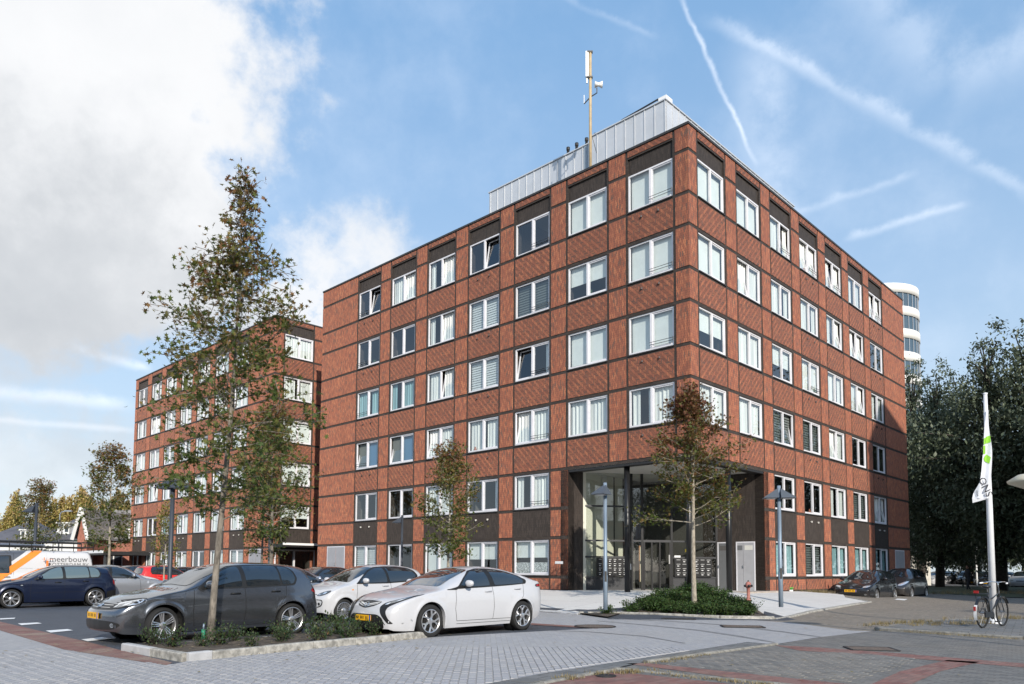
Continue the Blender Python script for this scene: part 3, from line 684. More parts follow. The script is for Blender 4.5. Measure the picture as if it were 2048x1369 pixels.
tr_+=[(T[1]+.05,T[2]-.05,-.08,-.002,zz[3]-.035,zz[3]+.035),(T[1]+.05,T[2]-.05,-.08,-.002,zz[4]-.035,zz[4]+.035),(T[2]+.05,T[3]-.05,-.08,-.002,zz[3]-.05,zz[3]+.05)]
FG.part('transom',tr_,'charcoal_panel',scr)
for a,b in ((T[0]+.1,T[1]-.05),(T[3]+.05,T[4]-.05)): FG.part('lower_panel',[(a,b,-.06,-.03,GB+.02,zz[1]-.035)],'charcoal_panel',scr)
for a,b,zs in ((T[0]+.1,T[1]-.05,zz[1:]),(T[1]+.05,T[2]-.05,[GB]+zz[3:]),(T[2]+.05,T[3]-.05,zz[3:]),(T[3]+.05,T[4]-.05,zz[1:])):
    for z0,z1 in zip(zs,zs[1:]): g=MB(); g.face([FG.P(a,-.045,z0),FG.P(b,-.045,z0),FG.P(b,-.045,z1),FG.P(a,-.045,z1)]); g.build('pane','lobby_glass',scr)
# entrance door with two side lights
dr_=FG.part('entrance_door',[(T[2]+.05,T[2]+.12,-.07,.01,GB,zz[3]-.05),(T[3]-.12,T[3]-.05,-.07,.01,GB,zz[3]-.05),(gt(1304)-.03,gt(1304)+.03,-.07,.01,GB,zz[3]-.05),(gt(1320)-.03,gt(1320)+.03,-.07,.01,GB,zz[3]-.05)],'black_frame',main)
g=MB(); g.face([FG.P(T[2]+.1,-.04,GB),FG.P(T[3]-.1,-.04,GB),FG.P(T[3]-.1,-.04,zz[3]),FG.P(T[2]+.1,-.04,zz[3])]); g.build('pane','lobby_glass',dr_)
FG.part('handle',[(gt(1337),gt(1337)+.05,.03,.06,gzp(1128),gzp(1110))],'stainless',dr_)
# mailboxes
def mailboxes(x0,x1,skip=()):
    a,b=gt(x0),gt(x1); bank=FG.part('mailbox_bank',[(a-.03,b+.03,-.02,.10,zz[1]+.04,zz[2]-.04)],'steel_box',main)
    n=6; z0,z1=zz[1]+.06,zz[2]-.06
    for r in range(4):
        for c in range(n):
            t=a+(b-a)*c/n; z=z0+(z1-z0)*r/4; w=(b-a)/n; h=(z1-z0)/4
            mb=FG.part('mailbox',[(t+.012,t+w-.012,.10,.115,z+.015,z+h-.015)],'black_frame',bank)
            FG.part('slot_plate',[(t+.05,t+w-.05,.1155,.125,z+h-.055,z+h-.03)],'stainless',mb)
            if (r*7+c*3)%4!=1: FG.part('name_label',[(t+w*.3,t+w*.62,.1155,.121,z+h*.28,z+h*.42)],'label_white',mb)
mailboxes(1194,1253); mailboxes(1349,1421)
FG.part('intercom',[(gt(1254.5),gt(1262),.002,.03,gzp(1140),gzp(1128))],'label_white',main)
FG.part('notice',[(gt(1349),gt(1361),.002,.012,gzp(1115),gzp(1111))],'label_white',main)
FG.part('notice',[(gt(1370.5),gt(1377),.002,.012,gzp(1104),gzp(1098))],'yellow_sticker',main)
# lobby behind the screen
def lb(name,a,b,o0,o1,z0,z1,m): return FG.part(name,[(a,b,o0,o1,z0,z1)],m,main)
lb('lobby_floor',-.2,GLn+.3,-7,-.1,GB-.15,GB+.005,'step_stone'); FCL.part('lobby_wall',[(1.021,3.9,-.15,-.002,GB,zt)],'cream',main); FCL.part('lobby_wall',[(3.901,8,-.15,-.002,GB,zt)],'interior',main); FCR.part('lobby_wall',[(2.6,7,-.15,-.002,GB,zt)],'interior',main)  # deeper stretch of the cream wall coloured dark, standing in for shade
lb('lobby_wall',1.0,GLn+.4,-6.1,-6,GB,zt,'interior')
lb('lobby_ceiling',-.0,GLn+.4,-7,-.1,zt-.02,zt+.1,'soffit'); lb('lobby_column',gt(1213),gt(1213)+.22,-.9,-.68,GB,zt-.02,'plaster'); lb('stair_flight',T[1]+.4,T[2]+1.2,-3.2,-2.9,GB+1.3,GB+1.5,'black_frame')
idr=lb('inner_door',gt(1304),gt(1319),-2.05,-2.0,GB,GB+2.15,'black_frame'); FG.part('door_frame',[(gt(1306),gt(1306)+.05,-2.0,-1.96,GB+.35,GB+1.95),(gt(1316),gt(1316)+.03,-2.0,-1.96,GB+.35,GB+1.95),(gt(1306),gt(1316)+.03,-2.0,-1.959,GB+1.95,GB+2.0)],'wood_frame',idr)
FG.part('door_glass',[(gt(1306)+.05,gt(1316),-2.0,-1.97,GB+.35,GB+1.95)],'cream',idr)
# doors in the right return wall
def rt(px):
    r=ray(px,1140); a=r.x/r.y; o=C1+RR*PT; return (a*o.y-o.x)/(RL.x-a*RL.y)
dz1=GB+2.12
def vdoor(x0,x1,m,two):
    a,b=sorted((rt(x0),rt(x1))); d=FCR.part('door',[(a,a+.05,-.02,.03,GB,dz1),(b-.05,b,-.02,.03,GB,dz1),(a+.05,b-.05,-.02,.03,dz1-.05,dz1)],'frame_white',main)
    m_=a+(b-a)*.62 if two else b-.05
    FCR.part('door_leaf',[(a+.05,m_-.006,-.02,.02,GB+.02,dz1-.05)],m,d)
    if two: FCR.part('door_leaf',[(m_+.006,b-.05,-.02,.02,GB+.02,dz1-.05)],m,d); FCR.part('door_vent',[(m_+.03,b-.07,.021,.028,dz1-.36,dz1-.16)],'grey_door_dark',d)
    FCR.part('door_vent',[(a+.10,m_-.07,.021,.028,dz1-.36,dz1-.16)],'plaster' if two else 'interior',d)
    FCR.part('handle',[(m_-.03,m_-.01,.02,.07,GB+1.0,GB+1.12)],'stainless',d)
vdoor(1473,1511,'grey_door',True); vdoor(1436,1463,'grey_door_dark',False)
FL.part('address_sign',[(6.12,6.55,.001,.014,ZB[0]+.55,ZB[0]+.66)],'label_white',main)
# stone step at the right of the entrance
g=MB(); FR.box(g,3.6,6.6,-.4,.35,.2,GB+.045); g.build('stone_step','step_stone',main)
# ---- roof: standing seam plant room, hatch frame, flues
PO=C1+RL*2.6+RR*2.6; ZP=20.16+EYE
FPL=Fac(PO,RL,-RR); FPR=Fac(PO,RR,-RL)
def pen_t(px,py):
    best=None
    for i in range(3000):
        t=i*.01; p=FPL.P(t,0,ZP); d=p-Vector((0,0,EYE)); r=ray(px,py); e=abs(d.x/d.y-r.x/r.y)
        if best is None or e<best[0]: best=(e,t)
    return best[1]
tE=pen_t(973,378); tm_=pen_t(1174,280)
ph=FPL.part('plant_room',[(0,tm_-.25,-8,0,ZR-.5,ZP),(tm_-.25,tE,-8,-.22,ZR-.5,ZP-.12)],'zinc',main)
FPR.part('plant_room_side',[(.001,13,-(tm_-.4),.0,ZR-.5,ZP-.001)],'zinc',main)
FPL.part('zinc_panel',[(tm_-.25,tm_+.35,-.219,-.19,ZR-.4,ZP-.125)],'zinc_blue_grey',ph)  # blue-grey panel at the step beside the mast
g=MB(); t=.02
while t<tE-.1:
    o=0 if t<tm_-.3 else -.22
    if not(tm_-.55<t<tm_+.36): 
        FPL.part('zinc_sheet',[(t+.02,min(t+.50,tE),o+.001,o+.009,ZR-.4,ZP-.02 if o==0 else ZP-.14)],'zinc',ph); FPL.box(g,t-.015,t+.015,o,o+.04,ZR-.4,ZP-.02 if o==0 else ZP-.14)
    t+=.52
t=.02
while t<12.5: FPR.part('zinc_sheet',[(t+.02,t+.50,.001,.009,ZR-.4,ZP-.02)],'zinc',ph); FPR.box(g,t-.015 if t>.1 else .041,t+.015 if t>.1 else .06,0,.04,ZR-.4,ZP-.021); t+=.52
FPL.box(g,-.05,tm_-.25,-.1,.06,ZP-.005,ZP+.05); FPL.box(g,tm_-.249,tE+.04,-.3,-.16,ZP-.125,ZP-.07); FPR.box(g,.061,13.04,-.1,.06,ZP-.004,ZP+.049)
for i in range(12): FPL.box(g,tm_+.5+i*.0,tm_+.5+i*.0+.01,-.1,-.09,ZP-.2,ZP-.19)
sm=g.build('standing_seam','zinc',ph); sm['kind']='stuff'
g=MB(); A=FPL.P(.15,-.5,ZP); 
g.tube([FPL.P(2.25,-.30,ZP+.02),FPL.P(2.5,-.30,ZP+.30),FPL.P(.55,-.30,ZP+.42),FPL.P(.55,-.30,ZP+.05)],.04,6); g.build('hatch_frame','dark_metal',main)
g=MB(); FPL.box(g,.12,.52,-.75,-.25,ZP+.05,ZP+.42); g.build('roof_hatch','antenna_white',main)
for px,py in ((1120,296),(1137,287),(1157,278),(1175,269)):
    t=pen_t(px,py+15); b=FPL.P(t,-.62,ZP-.13); g=MB()
    g.lathe([(0,.0),(.10,0),(.065,.50),(.09,.52),(.09,.66),(0,.68)],12,Matrix.Translation(b)); g.build('flue_pipe','dark_metal',main,True)
FPL.part('security_camera',[(tm_-.75,tm_-.5,.0,.3,ZR+.55,ZR+.68)],'antenna_white',main)
# mast (its own thing): stands on the roof against the plant room
mt=FL.P(5.15,-1.0,0); r_=ray(1181,330)
best=min((abs((FL.P(t/100,-1.0,0)).x/(FL.P(t/100,-1.0,0)).y-r_.x/r_.y),t/100) for t in range(200,900)); mb=FL.P(best[1],-1.0,ZR-.35)
ms=empty('antenna_mast',mb,0,'tall tan antenna mast with white panel antennas standing on the brick block\'s roof','mast')
r2=ray(1178,103); dd=math.hypot(mb.x,mb.y)
zt_=EYE+r2.z/math.hypot(r2.x,r2.y)*dd; hm=zt_-mb.z
g=MB(); g.tube([(0,0,0),(0,0,hm)],.062,12); g.build('pole','tan_pole',ms,True)
g=MB(); g.box(-.21,-.08,-.06,.06,hm-1.2,hm-.03); g.box(-.18,-.12,-.03,.03,hm-1.48,hm-1.27); g.build('panel_antenna','antenna_white',ms)
g=MB(); [g.box(-.14,.10,-.08,.08,z,z+.06) for z in (hm-.08,hm-1.25)]; g.tube([(-.27,.08,hm-2.38),(0,0,hm-2.12),(.28,-.08,hm-1.98),(.28,-.08,hm-1.75)],.025,8); g.tube([(.06,0,hm-3.9),(.18,0,hm-4.3),(.30,.3,hm-4.5)],.012,6); g.build('bracket','dark_metal',ms)
g=MB(); g.lathe([(0,0),(.14,.01),(.085,.16),(.085,.19),(.15,.34),(0,.35)],16,Matrix.Translation((.18,-.08,hm-1.60))@Matrix.Rotation(R(90),4,'Y')); g.build('horn_antenna','antenna_white',ms,True)
g=MB(); g.tube([(-.27,.08,hm-2.38),(-.27,.08,hm-1.98)],.018,8); g.build('whip_antenna','antenna_white',ms)
# ---- second block
b2=empty('apartment_building',(0,0,0),0,'red brick apartment block behind the front tree, flat canopies over its entrances','building')
COL2=[(3.80+3.115*i,5.87+3.115*i) for i in range(7)]
FL2=Fac(C2,RL,-RR); FR2=Fac(C2,RR,-RL)
C2C=[['V','C','C','C','C','C'],['C','C','C','C','Cr','B'],['N','C','C','B','C','Cr'],['C','C','B','C','C','C'],['V','T','C','V','B','Cj'],['C','N','Cr','C','Cb','Cj'],['N','C','V','C','C','N']]
facade(FL2,b2,25.28,COL2,C2C,vents=(0,3,6))
facade(FR2,b2,12,[(.71,2.84)],[['-','H','B','B','C','C']],first=.031)
plain_wall(b2,Fac(C2+RL*25.28+RR*.021,RR,RL),12); roofslab(b2,C2,25.2,12)
metal_doors(FL2,b2,.95,2.9,GB+.05,ZA[0]-BW)
# entrance doors under the canopy of the return wall
FR2.part('entrance_screen',[(.3,.4,-.1,.03,.1,ZA[0]-.1),(1.7,1.8,-.1,.03,.1,ZA[0]-.1),(3.2,3.3,-.1,.03,.1,ZA[0]-.1),(.4,3.2,-.1,.028,ZA[0]-.2,ZA[0]-.1)],'frame_white',b2)
FR2.part('entrance_glass',[(.4,3.2,-.06,-.0,.1,ZA[0]-.2)],'window_glass',b2)
def canopy(fc,t0,t1,o,z,root):
    c=fc.part('canopy',[(t0,t1,.04,o,z,z+.22)],'dark_metal',root); fc.part('fascia',[(t0,t1,o+.001,o+.04,z+.12,z+.26)],'antenna_white',c); return c
canopy(FR2,.02,3.6,1.6,ZA[0]+.02,b2)
# low wing with the curved canopy left of the second block
Lw=C2+RL*25.32+RR*2.0
wg=empty('entrance_wing',(0,0,0),0,'low brick entrance wing with a dark flat canopy left of the rear block','building')
FW=Fac(Lw,RL,-RR)
FW.part('wall',[(.0,9,-6,0,-.1,ZA[0]+.15)],'red_flat',wg); FW.part('coping',[(.0,9.1,-6,.05,ZA[0]+.151,ZA[0]+.30)],'coping',wg)
FC2=Fac(C2,RL,-RR); c=FC2.part('canopy',[(20.6,27.2,.04,3.6,ZA[0]-.35,ZA[0]-.05)],'dark_metal',wg); FC2.part('fascia',[(20.55,27.25,3.61,3.68,ZA[0]-.2,ZA[0]+.02)],'antenna_white',c)
FC2.part('post',[(20.9,21.4,3.0,3.3,0,ZA[0]-.351)],'dark_metal',wg); FC2.part('post',[(26.6,26.8,3.2,3.4,0,ZA[0]-.351)],'antenna_white',wg)
FW.part('door',[(5.2,6.4,-.05,.03,0,2.2)],'grey_door',wg)
# round white tower far right
tw=empty('round_tower',AT(1762,1140,112),0,'round white tower with bands of windows rising behind the brick block','building'); tw.location.z=0
mat('tower_white',(.74,.73,.70),.7,var=.05,vscale=.3); mat('tower_glass',(.05,.09,.13),.08,spec=.9); mat('tower_frame',(.45,.47,.5),.5)
RT=6.0
zr=EYE+ray(1800,584).z*112
n_f=11; fl=3.25; z=zr; wb=MB(); k=0
while z>0: wb.lathe([(RT,max(0,z-1.35)),(RT+.12,max(0,z-1.35)),(RT+.12,z),(RT,z)],48); z-=fl+.1; k+=1
wb.lathe([(0,zr),(RT,zr)],48); wb.build('wall_band','tower_white',tw,True)
z=zr-1.35; 
while z>2:
    for i in range(40):
        a=2*math.pi*i/40
        if -2.9<a-math.pi*1.5<1.2 or a>math.pi*1.85 or a<.4:
            g=MB(); M=Matrix.Rotation(a,4,'Z'); g.box(RT-.12,RT-.05,-.45,.45,z-2.0,z,M); 
            w_=g.build('window','tower_glass',tw); f=MB(); f.box(RT-.04,RT+.03,.43,.50,z-2.0,z,M); f.build('frame','tower_frame',w_)
            if z<zr-14: continue
    z-=fl+.1
mat('pale_render',(.62,.60,.54),.9,var=.05)
pb=empty('pale_annex',(0,0,0),0,'pale low building glimpsed between the brick block and the dark trees','building'); a=AT(1812,1140,66); b=AT(1850,1140,66)
g=MB(); g.box(a.x-3,b.x+.5,66,76,0,5.2); g.build('wall','pale_render',pb); g=MB(); g.box(b.x-.9,b.x-.4,65.9,65.98,3.0,3.9); g.build('sign','blind_white',pb)
# ================================================================== TREES AND PLANTS
def leaf_mat(name,stops,trans=.35):
    m=bpy.data.materials.new(name); m.use_nodes=True; n=m.node_tree; b=n.nodes['Principled BSDF']; o=n.nodes['Material Output']
    g=n.nodes.new('ShaderNodeNewGeometry'); oi=n.nodes.new('ShaderNodeTexCoord')
    r=V(n,g.outputs['Random Per Island'])*.55+V(n,noise(n,oi.outputs['Object'],.9,3,.6).outputs[0])*.45
    # old leaves turn first at the top of the crown (object height stored on the UVs)
    uv=n.nodes.new('ShaderNodeUVMap'); uv.uv_map='UVMap'; sp=n.nodes.new('ShaderNodeSeparateXYZ'); n.links.new(uv.outputs[0],sp.inputs[0])
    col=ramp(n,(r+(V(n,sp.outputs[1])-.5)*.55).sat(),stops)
    n.links.new(col,b.inputs['Base Color']); b.inputs['Roughness'].default_value=.5; b.inputs['Specular IOR Level'].default_value=.35
    t=n.nodes.new('ShaderNodeBsdfTranslucent'); n.links.new(col,t.inputs[0]); mx=n.nodes.new('ShaderNodeMixShader'); mx.inputs[0].default_value=trans
    n.links.new(b.outputs[0],mx.inputs[1]); n.links.new(t.outputs[0],mx.inputs[2]); n.links.new(mx.outputs[0],o.inputs[0]); MATS[name]=m
leaf_mat('oak_leaves',[(0,(.06,.10,.024)),(.35,(.115,.15,.038)),(.6,(.20,.17,.05)),(.8,(.24,.125,.05)),(1,(.22,.085,.05))],.4)
leaf_mat('red_oak_leaves',[(0,(.07,.11,.022)),(.32,(.13,.15,.035)),(.52,(.18,.11,.035)),(.78,(.18,.07,.038)),(1,(.15,.045,.035))],.4)
leaf_mat('yellow_oak_leaves',[(0,(.08,.11,.025)),(.5,(.20,.20,.04)),(1,(.32,.26,.06))])
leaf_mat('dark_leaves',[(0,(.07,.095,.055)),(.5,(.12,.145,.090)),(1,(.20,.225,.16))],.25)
leaf_mat('poplar_leaves',[(0,(.28,.30,.08)),(.5,(.45,.38,.12)),(1,(.52,.34,.17))])
leaf_mat('shrub_leaves',[(0,(.028,.062,.016)),(.5,(.05,.098,.024)),(.85,(.085,.125,.035)),(1,(.13,.12,.05))],.25)
leaf_mat('low_shrub_leaves',[(0,(.03,.060,.022)),(.5,(.05,.085,.03)),(.85,(.08,.10,.035)),(1,(.14,.07,.03))],.25)
leaf_mat('dry_grass',[(0,(.16,.15,.06)),(.5,(.26,.20,.10)),(1,(.33,.27,.16))],.25)
mat('bark_grey',(.20,.175,.145),.9,var=.5,vscale=14,bump=1,bscale=30,stretch=(1,1,.35)); mat('bark_pale',(.34,.30,.24),.9,var=.4,vscale=16,bump=.8,bscale=40,stretch=(1,1,.4)); mat('bark_dark',(.05,.043,.036),.95,var=.4,vscale=6,bump=1,bscale=12)
LEAF=[(0,-.5),(.13,-.12),(.45,-.18),(.18,.08),(.38,.36),(.1,.24),(0,.55),(-.1,.24),(-.38,.36),(-.18,.08),(-.45,-.18),(-.13,-.12)]
def add_leaf(g,p,size,r,hh,lobed=True):
    M=Matrix.Rotation(r.uniform(0,6.283),3,'Z')@Matrix.Rotation(r.gauss(0,.75)+.5,3,'X')@Matrix.Rotation(r.uniform(-.5,.5),3,'Y')
    s=size*r.uniform(.65,1.25); b=len(g.v)
    if lobed:
        pts=LEAF
        g.v.append(tuple(p))
        for i,(x,y) in enumerate(pts): g.v.append(tuple(p+M@Vector((x*s,y*s,(abs(x)*.5-.1)*s*.5))))
        n=len(pts)
        for i in range(0,n,2):
            g.f.append((b,b+1+i,b+1+(i+1)%n,b+1+(i+2)%n)); g.uv+=[(0,hh)]*4; g.mi.append(0)
    else:
        pts=[(0,-.5),(.26,0),(0,.5),(-.26,0)]
        for x,y in pts: g.v.append(tuple(p+M@Vector((x*s,y*s,0))))
        g.f.append((b,b+1,b+2,b+3)); g.uv+=[(0,hh)]*4; g.mi.append(0)
def branch_path(r,p,d,L,n,droop=0.0,wig=.12):
    pts=[p.copy()]; d=d.normalized()
    for i in range(n):
        d=(d+Vector((r.gauss(0,wig),r.gauss(0,wig),r.gauss(0,wig*.6)+droop))).normalized(); pts.append(pts[-1]+d*L/n)
    return pts
def oak(name,h,z0,rad,seed,leaves,lsize,lm,bark,r0=.1,lean=(0,0),sparse_top=.78,lobed=True,prof=None,nb=46):
    """young oak: straight leader, many ascending branches, leaves in loose sprays along the twigs"""
    r=random.Random(seed); root=empty(name); tb=MB(); lb_=MB(); n=14; tr=[]
    for i in range(n+1):
        k=i/n; tr.append(Vector((lean[0]*k*h+.05*math.sin(k*7+seed)*k,lean[1]*k*h+.05*math.cos(k*5+seed)*k,k*h*.985)))
    tb.tube(tr,[max(.008,r0*(1-k/n)**.8*(1.25 if k==0 else 1)) for k in range(n+1)],10)
    br=MB(); sprays=[]
    prof=prof or (lambda k:(math.sin(min(1,k*1.25+.12)*math.pi*.62)**.8)*(1-k)**.55*1.25)
    for b in range(nb):
        k=((b+.5)/nb)**.92; z=z0+(h-z0)*k*.97; i=min(n-1,int(z/h*n)); f=z/h*n-i; p=tr[i].lerp(tr[i+1],f)
        a=b*2.4+r.uniform(-.5,.5); L=rad*prof(k)*r.uniform(.55,1.18)+.12
        el=.15+.75*k+r.uniform(-.15,.25); d=Vector((math.cos(a)*math.cos(el),math.sin(a)*math.cos(el),math.sin(el)))
        path=branch_path(r,p,d,L,5,.03); br.tube(path,[max(.005,r0*.26*(1-.75*k)*(1-j/5.6)) for j in range(6)],5,False)
        for j in range(2,6):
            m=r.choice((1,2,2,3)) if j<5 else 3
            for _ in range(m):
                dd=(path[j]-path[j-1]).normalized()+Vector((r.gauss(0,.7),r.gauss(0,.7),r.gauss(0,.45)))
                l2=(.16+.32*L/rad)*r.uniform(.6,1.3)*min(1,rad); tw=branch_path(r,path[j],dd,l2,3,.0,.2); br.tube(tw,.004+.002*rad,3,False)
                for q in range(1,4): sprays.append((tw[q],k))
    per=max(1,int(leaves/len(sprays)))
    for p,k in sprays:
        c=per*(1 if k<sparse_top else max(.22,1-(k-sparse_top)*4.2)); c=int(c)+(r.random()<c-int(c))
        if r.random()<.10: continue
        for _ in range(c):
            q=p+Vector((r.gauss(0,.085),r.gauss(0,.085),r.gauss(0,.07)))*(.6+.5*rad)
            add_leaf(lb_,q,lsize,r,min(1,k*.9+.05+ (r.random()-.5)*.2),lobed)
    t=tb.build('trunk',bark,root,True); br.build('branches',bark,root,True); lb_.build('crown',lm,root); return root
def put(o,p,label,cat='tree',group=None,z=None,rz=None,sc_=None):
    o.location=(p[0],p[1],z if z is not None else gz(p[0],p[1])); tag(o,label,cat,group)
    if rz is not None: o.rotation_euler.z=rz
    if sc_: o.scale=(sc_,)*3
    return o
t1p=Vector((-5.83,14.6,.08)); t1p=Vector(((427-1024)/F*13.2,13.2,.08))
put(oak('oak_tree',8.6,2.1,1.10,11,11000,.112,'oak_leaves','bark_grey',r0=.064,lean=(.052,.0),nb=66,sparse_top=.62,prof=lambda k:(.75+1.4*k if k<.2 else 1.03 if k<.45 else 1.03-1.5*(k-.45)/.9 if k<.60 else .70-.50*(k-.6)/.2 if k<.80 else .18-.12*(k-.8)/.2)),t1p,'tall slender oak with browning leaves in the planting bed in front of the grey hatchback',z=.06)
put(oak('oak_tree',7.1,2.6,1.05,23,11500,.12,'red_oak_leaves','bark_pale',r0=.085,nb=48,lean=(-.006,0),prof=lambda k:(1.05 if k<.45 else 1.05-1.0*(k-.45)/.55)),AT(1388,1140,23.4),'young oak turning red at the top, in the shrub bed before the glazed entrance',z=.12)
tB=oak('oak_tree',6.2,2.0,1.15,31,6000,.115,'oak_leaves','bark_grey',r0=.07,nb=44)
put(tB,AT(541,1140,26),'grey trunked young oak in the car park just behind the tall front oak',sc_=1.15)
mid=oak('oak_tree',5.6,1.6,1.0,47,6500,.12,'oak_leaves','bark_pale',r0=.06,nb=42)
put(mid,AT(897,1140,27.5),'young green oak standing before the brick facade behind the white cars',sc_=1.08)
t=copy_tree(mid); put(t,AT(217,1140,41),'green and yellow young oak left of the rear brick block, before the pantiled house',rz=2.1,sc_=1.45)
t=copy_tree(mid); put(t,AT(74,1140,33),'bushy dark young oak behind the signwritten van, at the left of the car park',rz=4.0,sc_=.93)
t=copy_tree(tB); put(t,AT(523,1140,30),'pale thin trunked young oak half hidden in the crown of the front oak',rz=1.3,sc_=.9)
yel=oak('oak_tree',4.6,1.5,.62,53,1700,.12,'yellow_oak_leaves','bark_pale',r0=.05,nb=30)
put(yel,AT(329,1140,33),'small yellowing oak beside the twin headed lamp post',sc_=.93)
# big trees on the right and yellow poplars far left
def big_tree(name,h,rad,seed,n,ls,lm,bark,z0=.16,trunk=.35,col=False):
    r=random.Random(seed); root=empty(name); tb=MB(); lv=MB(); br=MB()
    tr=[Vector((.25*math.sin(i*.9+seed),.25*math.cos(i*.7+seed),h*.8*i/8)) for i in range(9)]; tb.tube(tr,[trunk*(1-i/9.5) for i in range(9)],10)
    cl=[]
    for b in range(64):
        k=(b+.5)/64; z=h*(z0+(1-z0)*k*.93); a=b*2.4+r.uniform(-.4,.4)
        w=rad*((.75+.5*math.sin(k*3.0))*(1-k**2.6)+.10) if not col else rad*(math.sin(min(1,k*1.3+.15)*math.pi*.6))*(1-k**3)
        L=w*r.uniform(.55,1.12); i=min(7,int(z/(h*.8)*8)); p=tr[i].copy(); p.z=min(z*.9,h*.8)
        e=Vector((p.x+math.cos(a)*L,p.y+math.sin(a)*L,z+r.uniform(-.02,.05)*h))
        br.tube([p,p.lerp(e,.5)+Vector((0,0,.03*h)),e],[trunk*.22,trunk*.12,.03],5,False)
        cl.append((p.lerp(e,.55),L*.30+.25,k)); cl.append((e,L*.24+.35,k))
        if not col: cl.append((e+Vector((r.uniform(-1,1),r.uniform(-1,1),r.uniform(-.6,1.2))),.55,k))
    tot=sum(c[1]**2 for c in cl)
    for c,s,k in cl:
        for _ in range(int(n*s*s/tot)):
            v=Vector((r.gauss(0,1),r.gauss(0,1),r.gauss(0,.9 if not col else 1.6))); q=c+v*s*.52
            add_leaf(lv,q,ls,r,min(1,max(0,k*.75+.12*v.z)),False)
    tb.build('trunk',bark,root,True); br.build('branches',bark,root,True); lv.build('crown',lm,root); return root
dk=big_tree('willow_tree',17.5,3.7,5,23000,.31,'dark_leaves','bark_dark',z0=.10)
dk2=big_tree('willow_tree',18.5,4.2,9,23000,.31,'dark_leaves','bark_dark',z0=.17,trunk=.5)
gT='dark trees behind the road at the right'
for i,(px,Y,sc_,rz,src,lab) in enumerate(((1886,58,1.0,0,0,'dark tall tree with the thickest trunk, left of the flagpole'),(1992,52,.98,1.2,1,'tallest dark tree at the right, directly behind the flagpole'),
      (1838,66,1.06,2.6,1,'dark tree rising against the round white tower beside the brick block'),(2075,50,1.06,4.2,0,'dark tree cut off by the right edge of the picture'),(1940,72,1.22,5.1,0,'dark tree farther back between the two tallest trees'))):
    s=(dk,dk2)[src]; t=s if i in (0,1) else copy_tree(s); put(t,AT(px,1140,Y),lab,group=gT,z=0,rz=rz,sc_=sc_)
for i,(px,Y,sc_,rz) in enumerate(((2240,44,1.0,.4),(1880,92,.7,.7),(1960,98,.75,1.9),(2050,90,.75,3.3),(2140,70,.9,2.2))):
    t=copy_tree((dk,dk2)[i%2]); put(t,AT(px,1140,Y),['','dark tree beyond the far parked cars, nearest the brick block','dark tree beyond the far parked cars, left of the flagpole','dark tree beyond the far parked cars, right of the flagpole','dark tree of the far belt at the right edge'][i] if i else 'dark tree standing just right of the road beyond the frame',group=gT+' far row',z=0,rz=rz,sc_=sc_)
pop=big_tree('poplar_tree',13,1.9,71,7000,.5,'poplar_leaves','bark_grey',z0=.05,trunk=.25,col=True)
PP=[(8,118,.95),(-14,120,.8),(30,122,1.12),(75,112,.95),(98,112,.88),(122,114,.98),(137,110,1.0),(152,113,1.0),(166,111,.95),(180,109,.98),(200,110,1.0),(226,112,1.0),(250,114,.95)]
for i,(px,Y,s) in enumerate(PP):
    t=pop if i==0 else copy_tree(pop); put(t,AT(px,1140,Y),'yellow poplar behind the houses, '+(['farthest left of the row','second from the left','third from the left','fourth from the left','fifth from the left','sixth from the left','in the middle of the row','eighth from the left','sixth from the rear brick block','fourth from the rear brick block','third from the rear brick block','second from the rear brick block','nearest the rear brick block'][i]),group='yellow poplars behind the houses',z=0,rz=i*1.7,sc_=s*(.88+.2*((i*37)%10)/10))
# shrubs
def shrub(name,h,w,seed,n,ls,lm,upright=False):
    r=random.Random(seed); root=empty(name); st=MB(); lv=MB()
    for b in range(15):
        a=r.uniform(0,6.28); L=h*r.uniform(.6,1.1); d=Vector((math.cos(a)*w/h*r.uniform(.2,1.1),math.sin(a)*w/h*r.uniform(.2,1.1),1))
        pt=branch_path(r,Vector((math.cos(a)*.03,math.sin(a)*.03,0)),d,L,5,0,.1); st.tube(pt,[.007-.001*j for j in range(6)],4,False)
        for j in range(1,6):
            for _ in range(max(1,int(n/75))):
                q=pt[j]+Vector((r.gauss(0,.055),r.gauss(0,.055),r.gauss(0,.045))); add_leaf(lv,q,ls,r,r.random(),False)
    st.build('stems','bark_dark',root); lv.build('foliage',lm,root); return root
sh=[shrub('shrub',.50,.42,s,620,.085,'shrub_leaves') for s in (1,2,3)]
P=[Vector(p) for p in CB]; cx=Vector((sum(p.x for p in P)/9,sum(p.y for p in P)/9)); k=0
r=random.Random(5)
def inpoly(q,P):
    ins=False
    for a,b in zip(P,P[1:]+P[:1]):
        if (a.y>q.y)!=(b.y>q.y) and q.x<(b.x-a.x)*(q.y-a.y)/(b.y-a.y)+a.x: ins=not ins
    return ins
spots=[]
x0,x1=min(p.x for p in P),max(p.x for p in P); y0,y1=min(p.y for p in P),max(p.y for p in P)
yy=y0
while yy<y1:
    xx=x0+.7
    while xx<x1-.1:
        q=Vector((xx+r.uniform(-.14,.14),yy+r.uniform(-.14,.14)))
        if inpoly(q,P) and min((q-(a+(b-a)*max(0,min(1,(q-a).dot(b-a)/(b-a).length_squared)))).length for a,b in zip(P,P[1:]+P[:1]))>.16: spots.append(q)
        xx+=.50
    yy+=.48
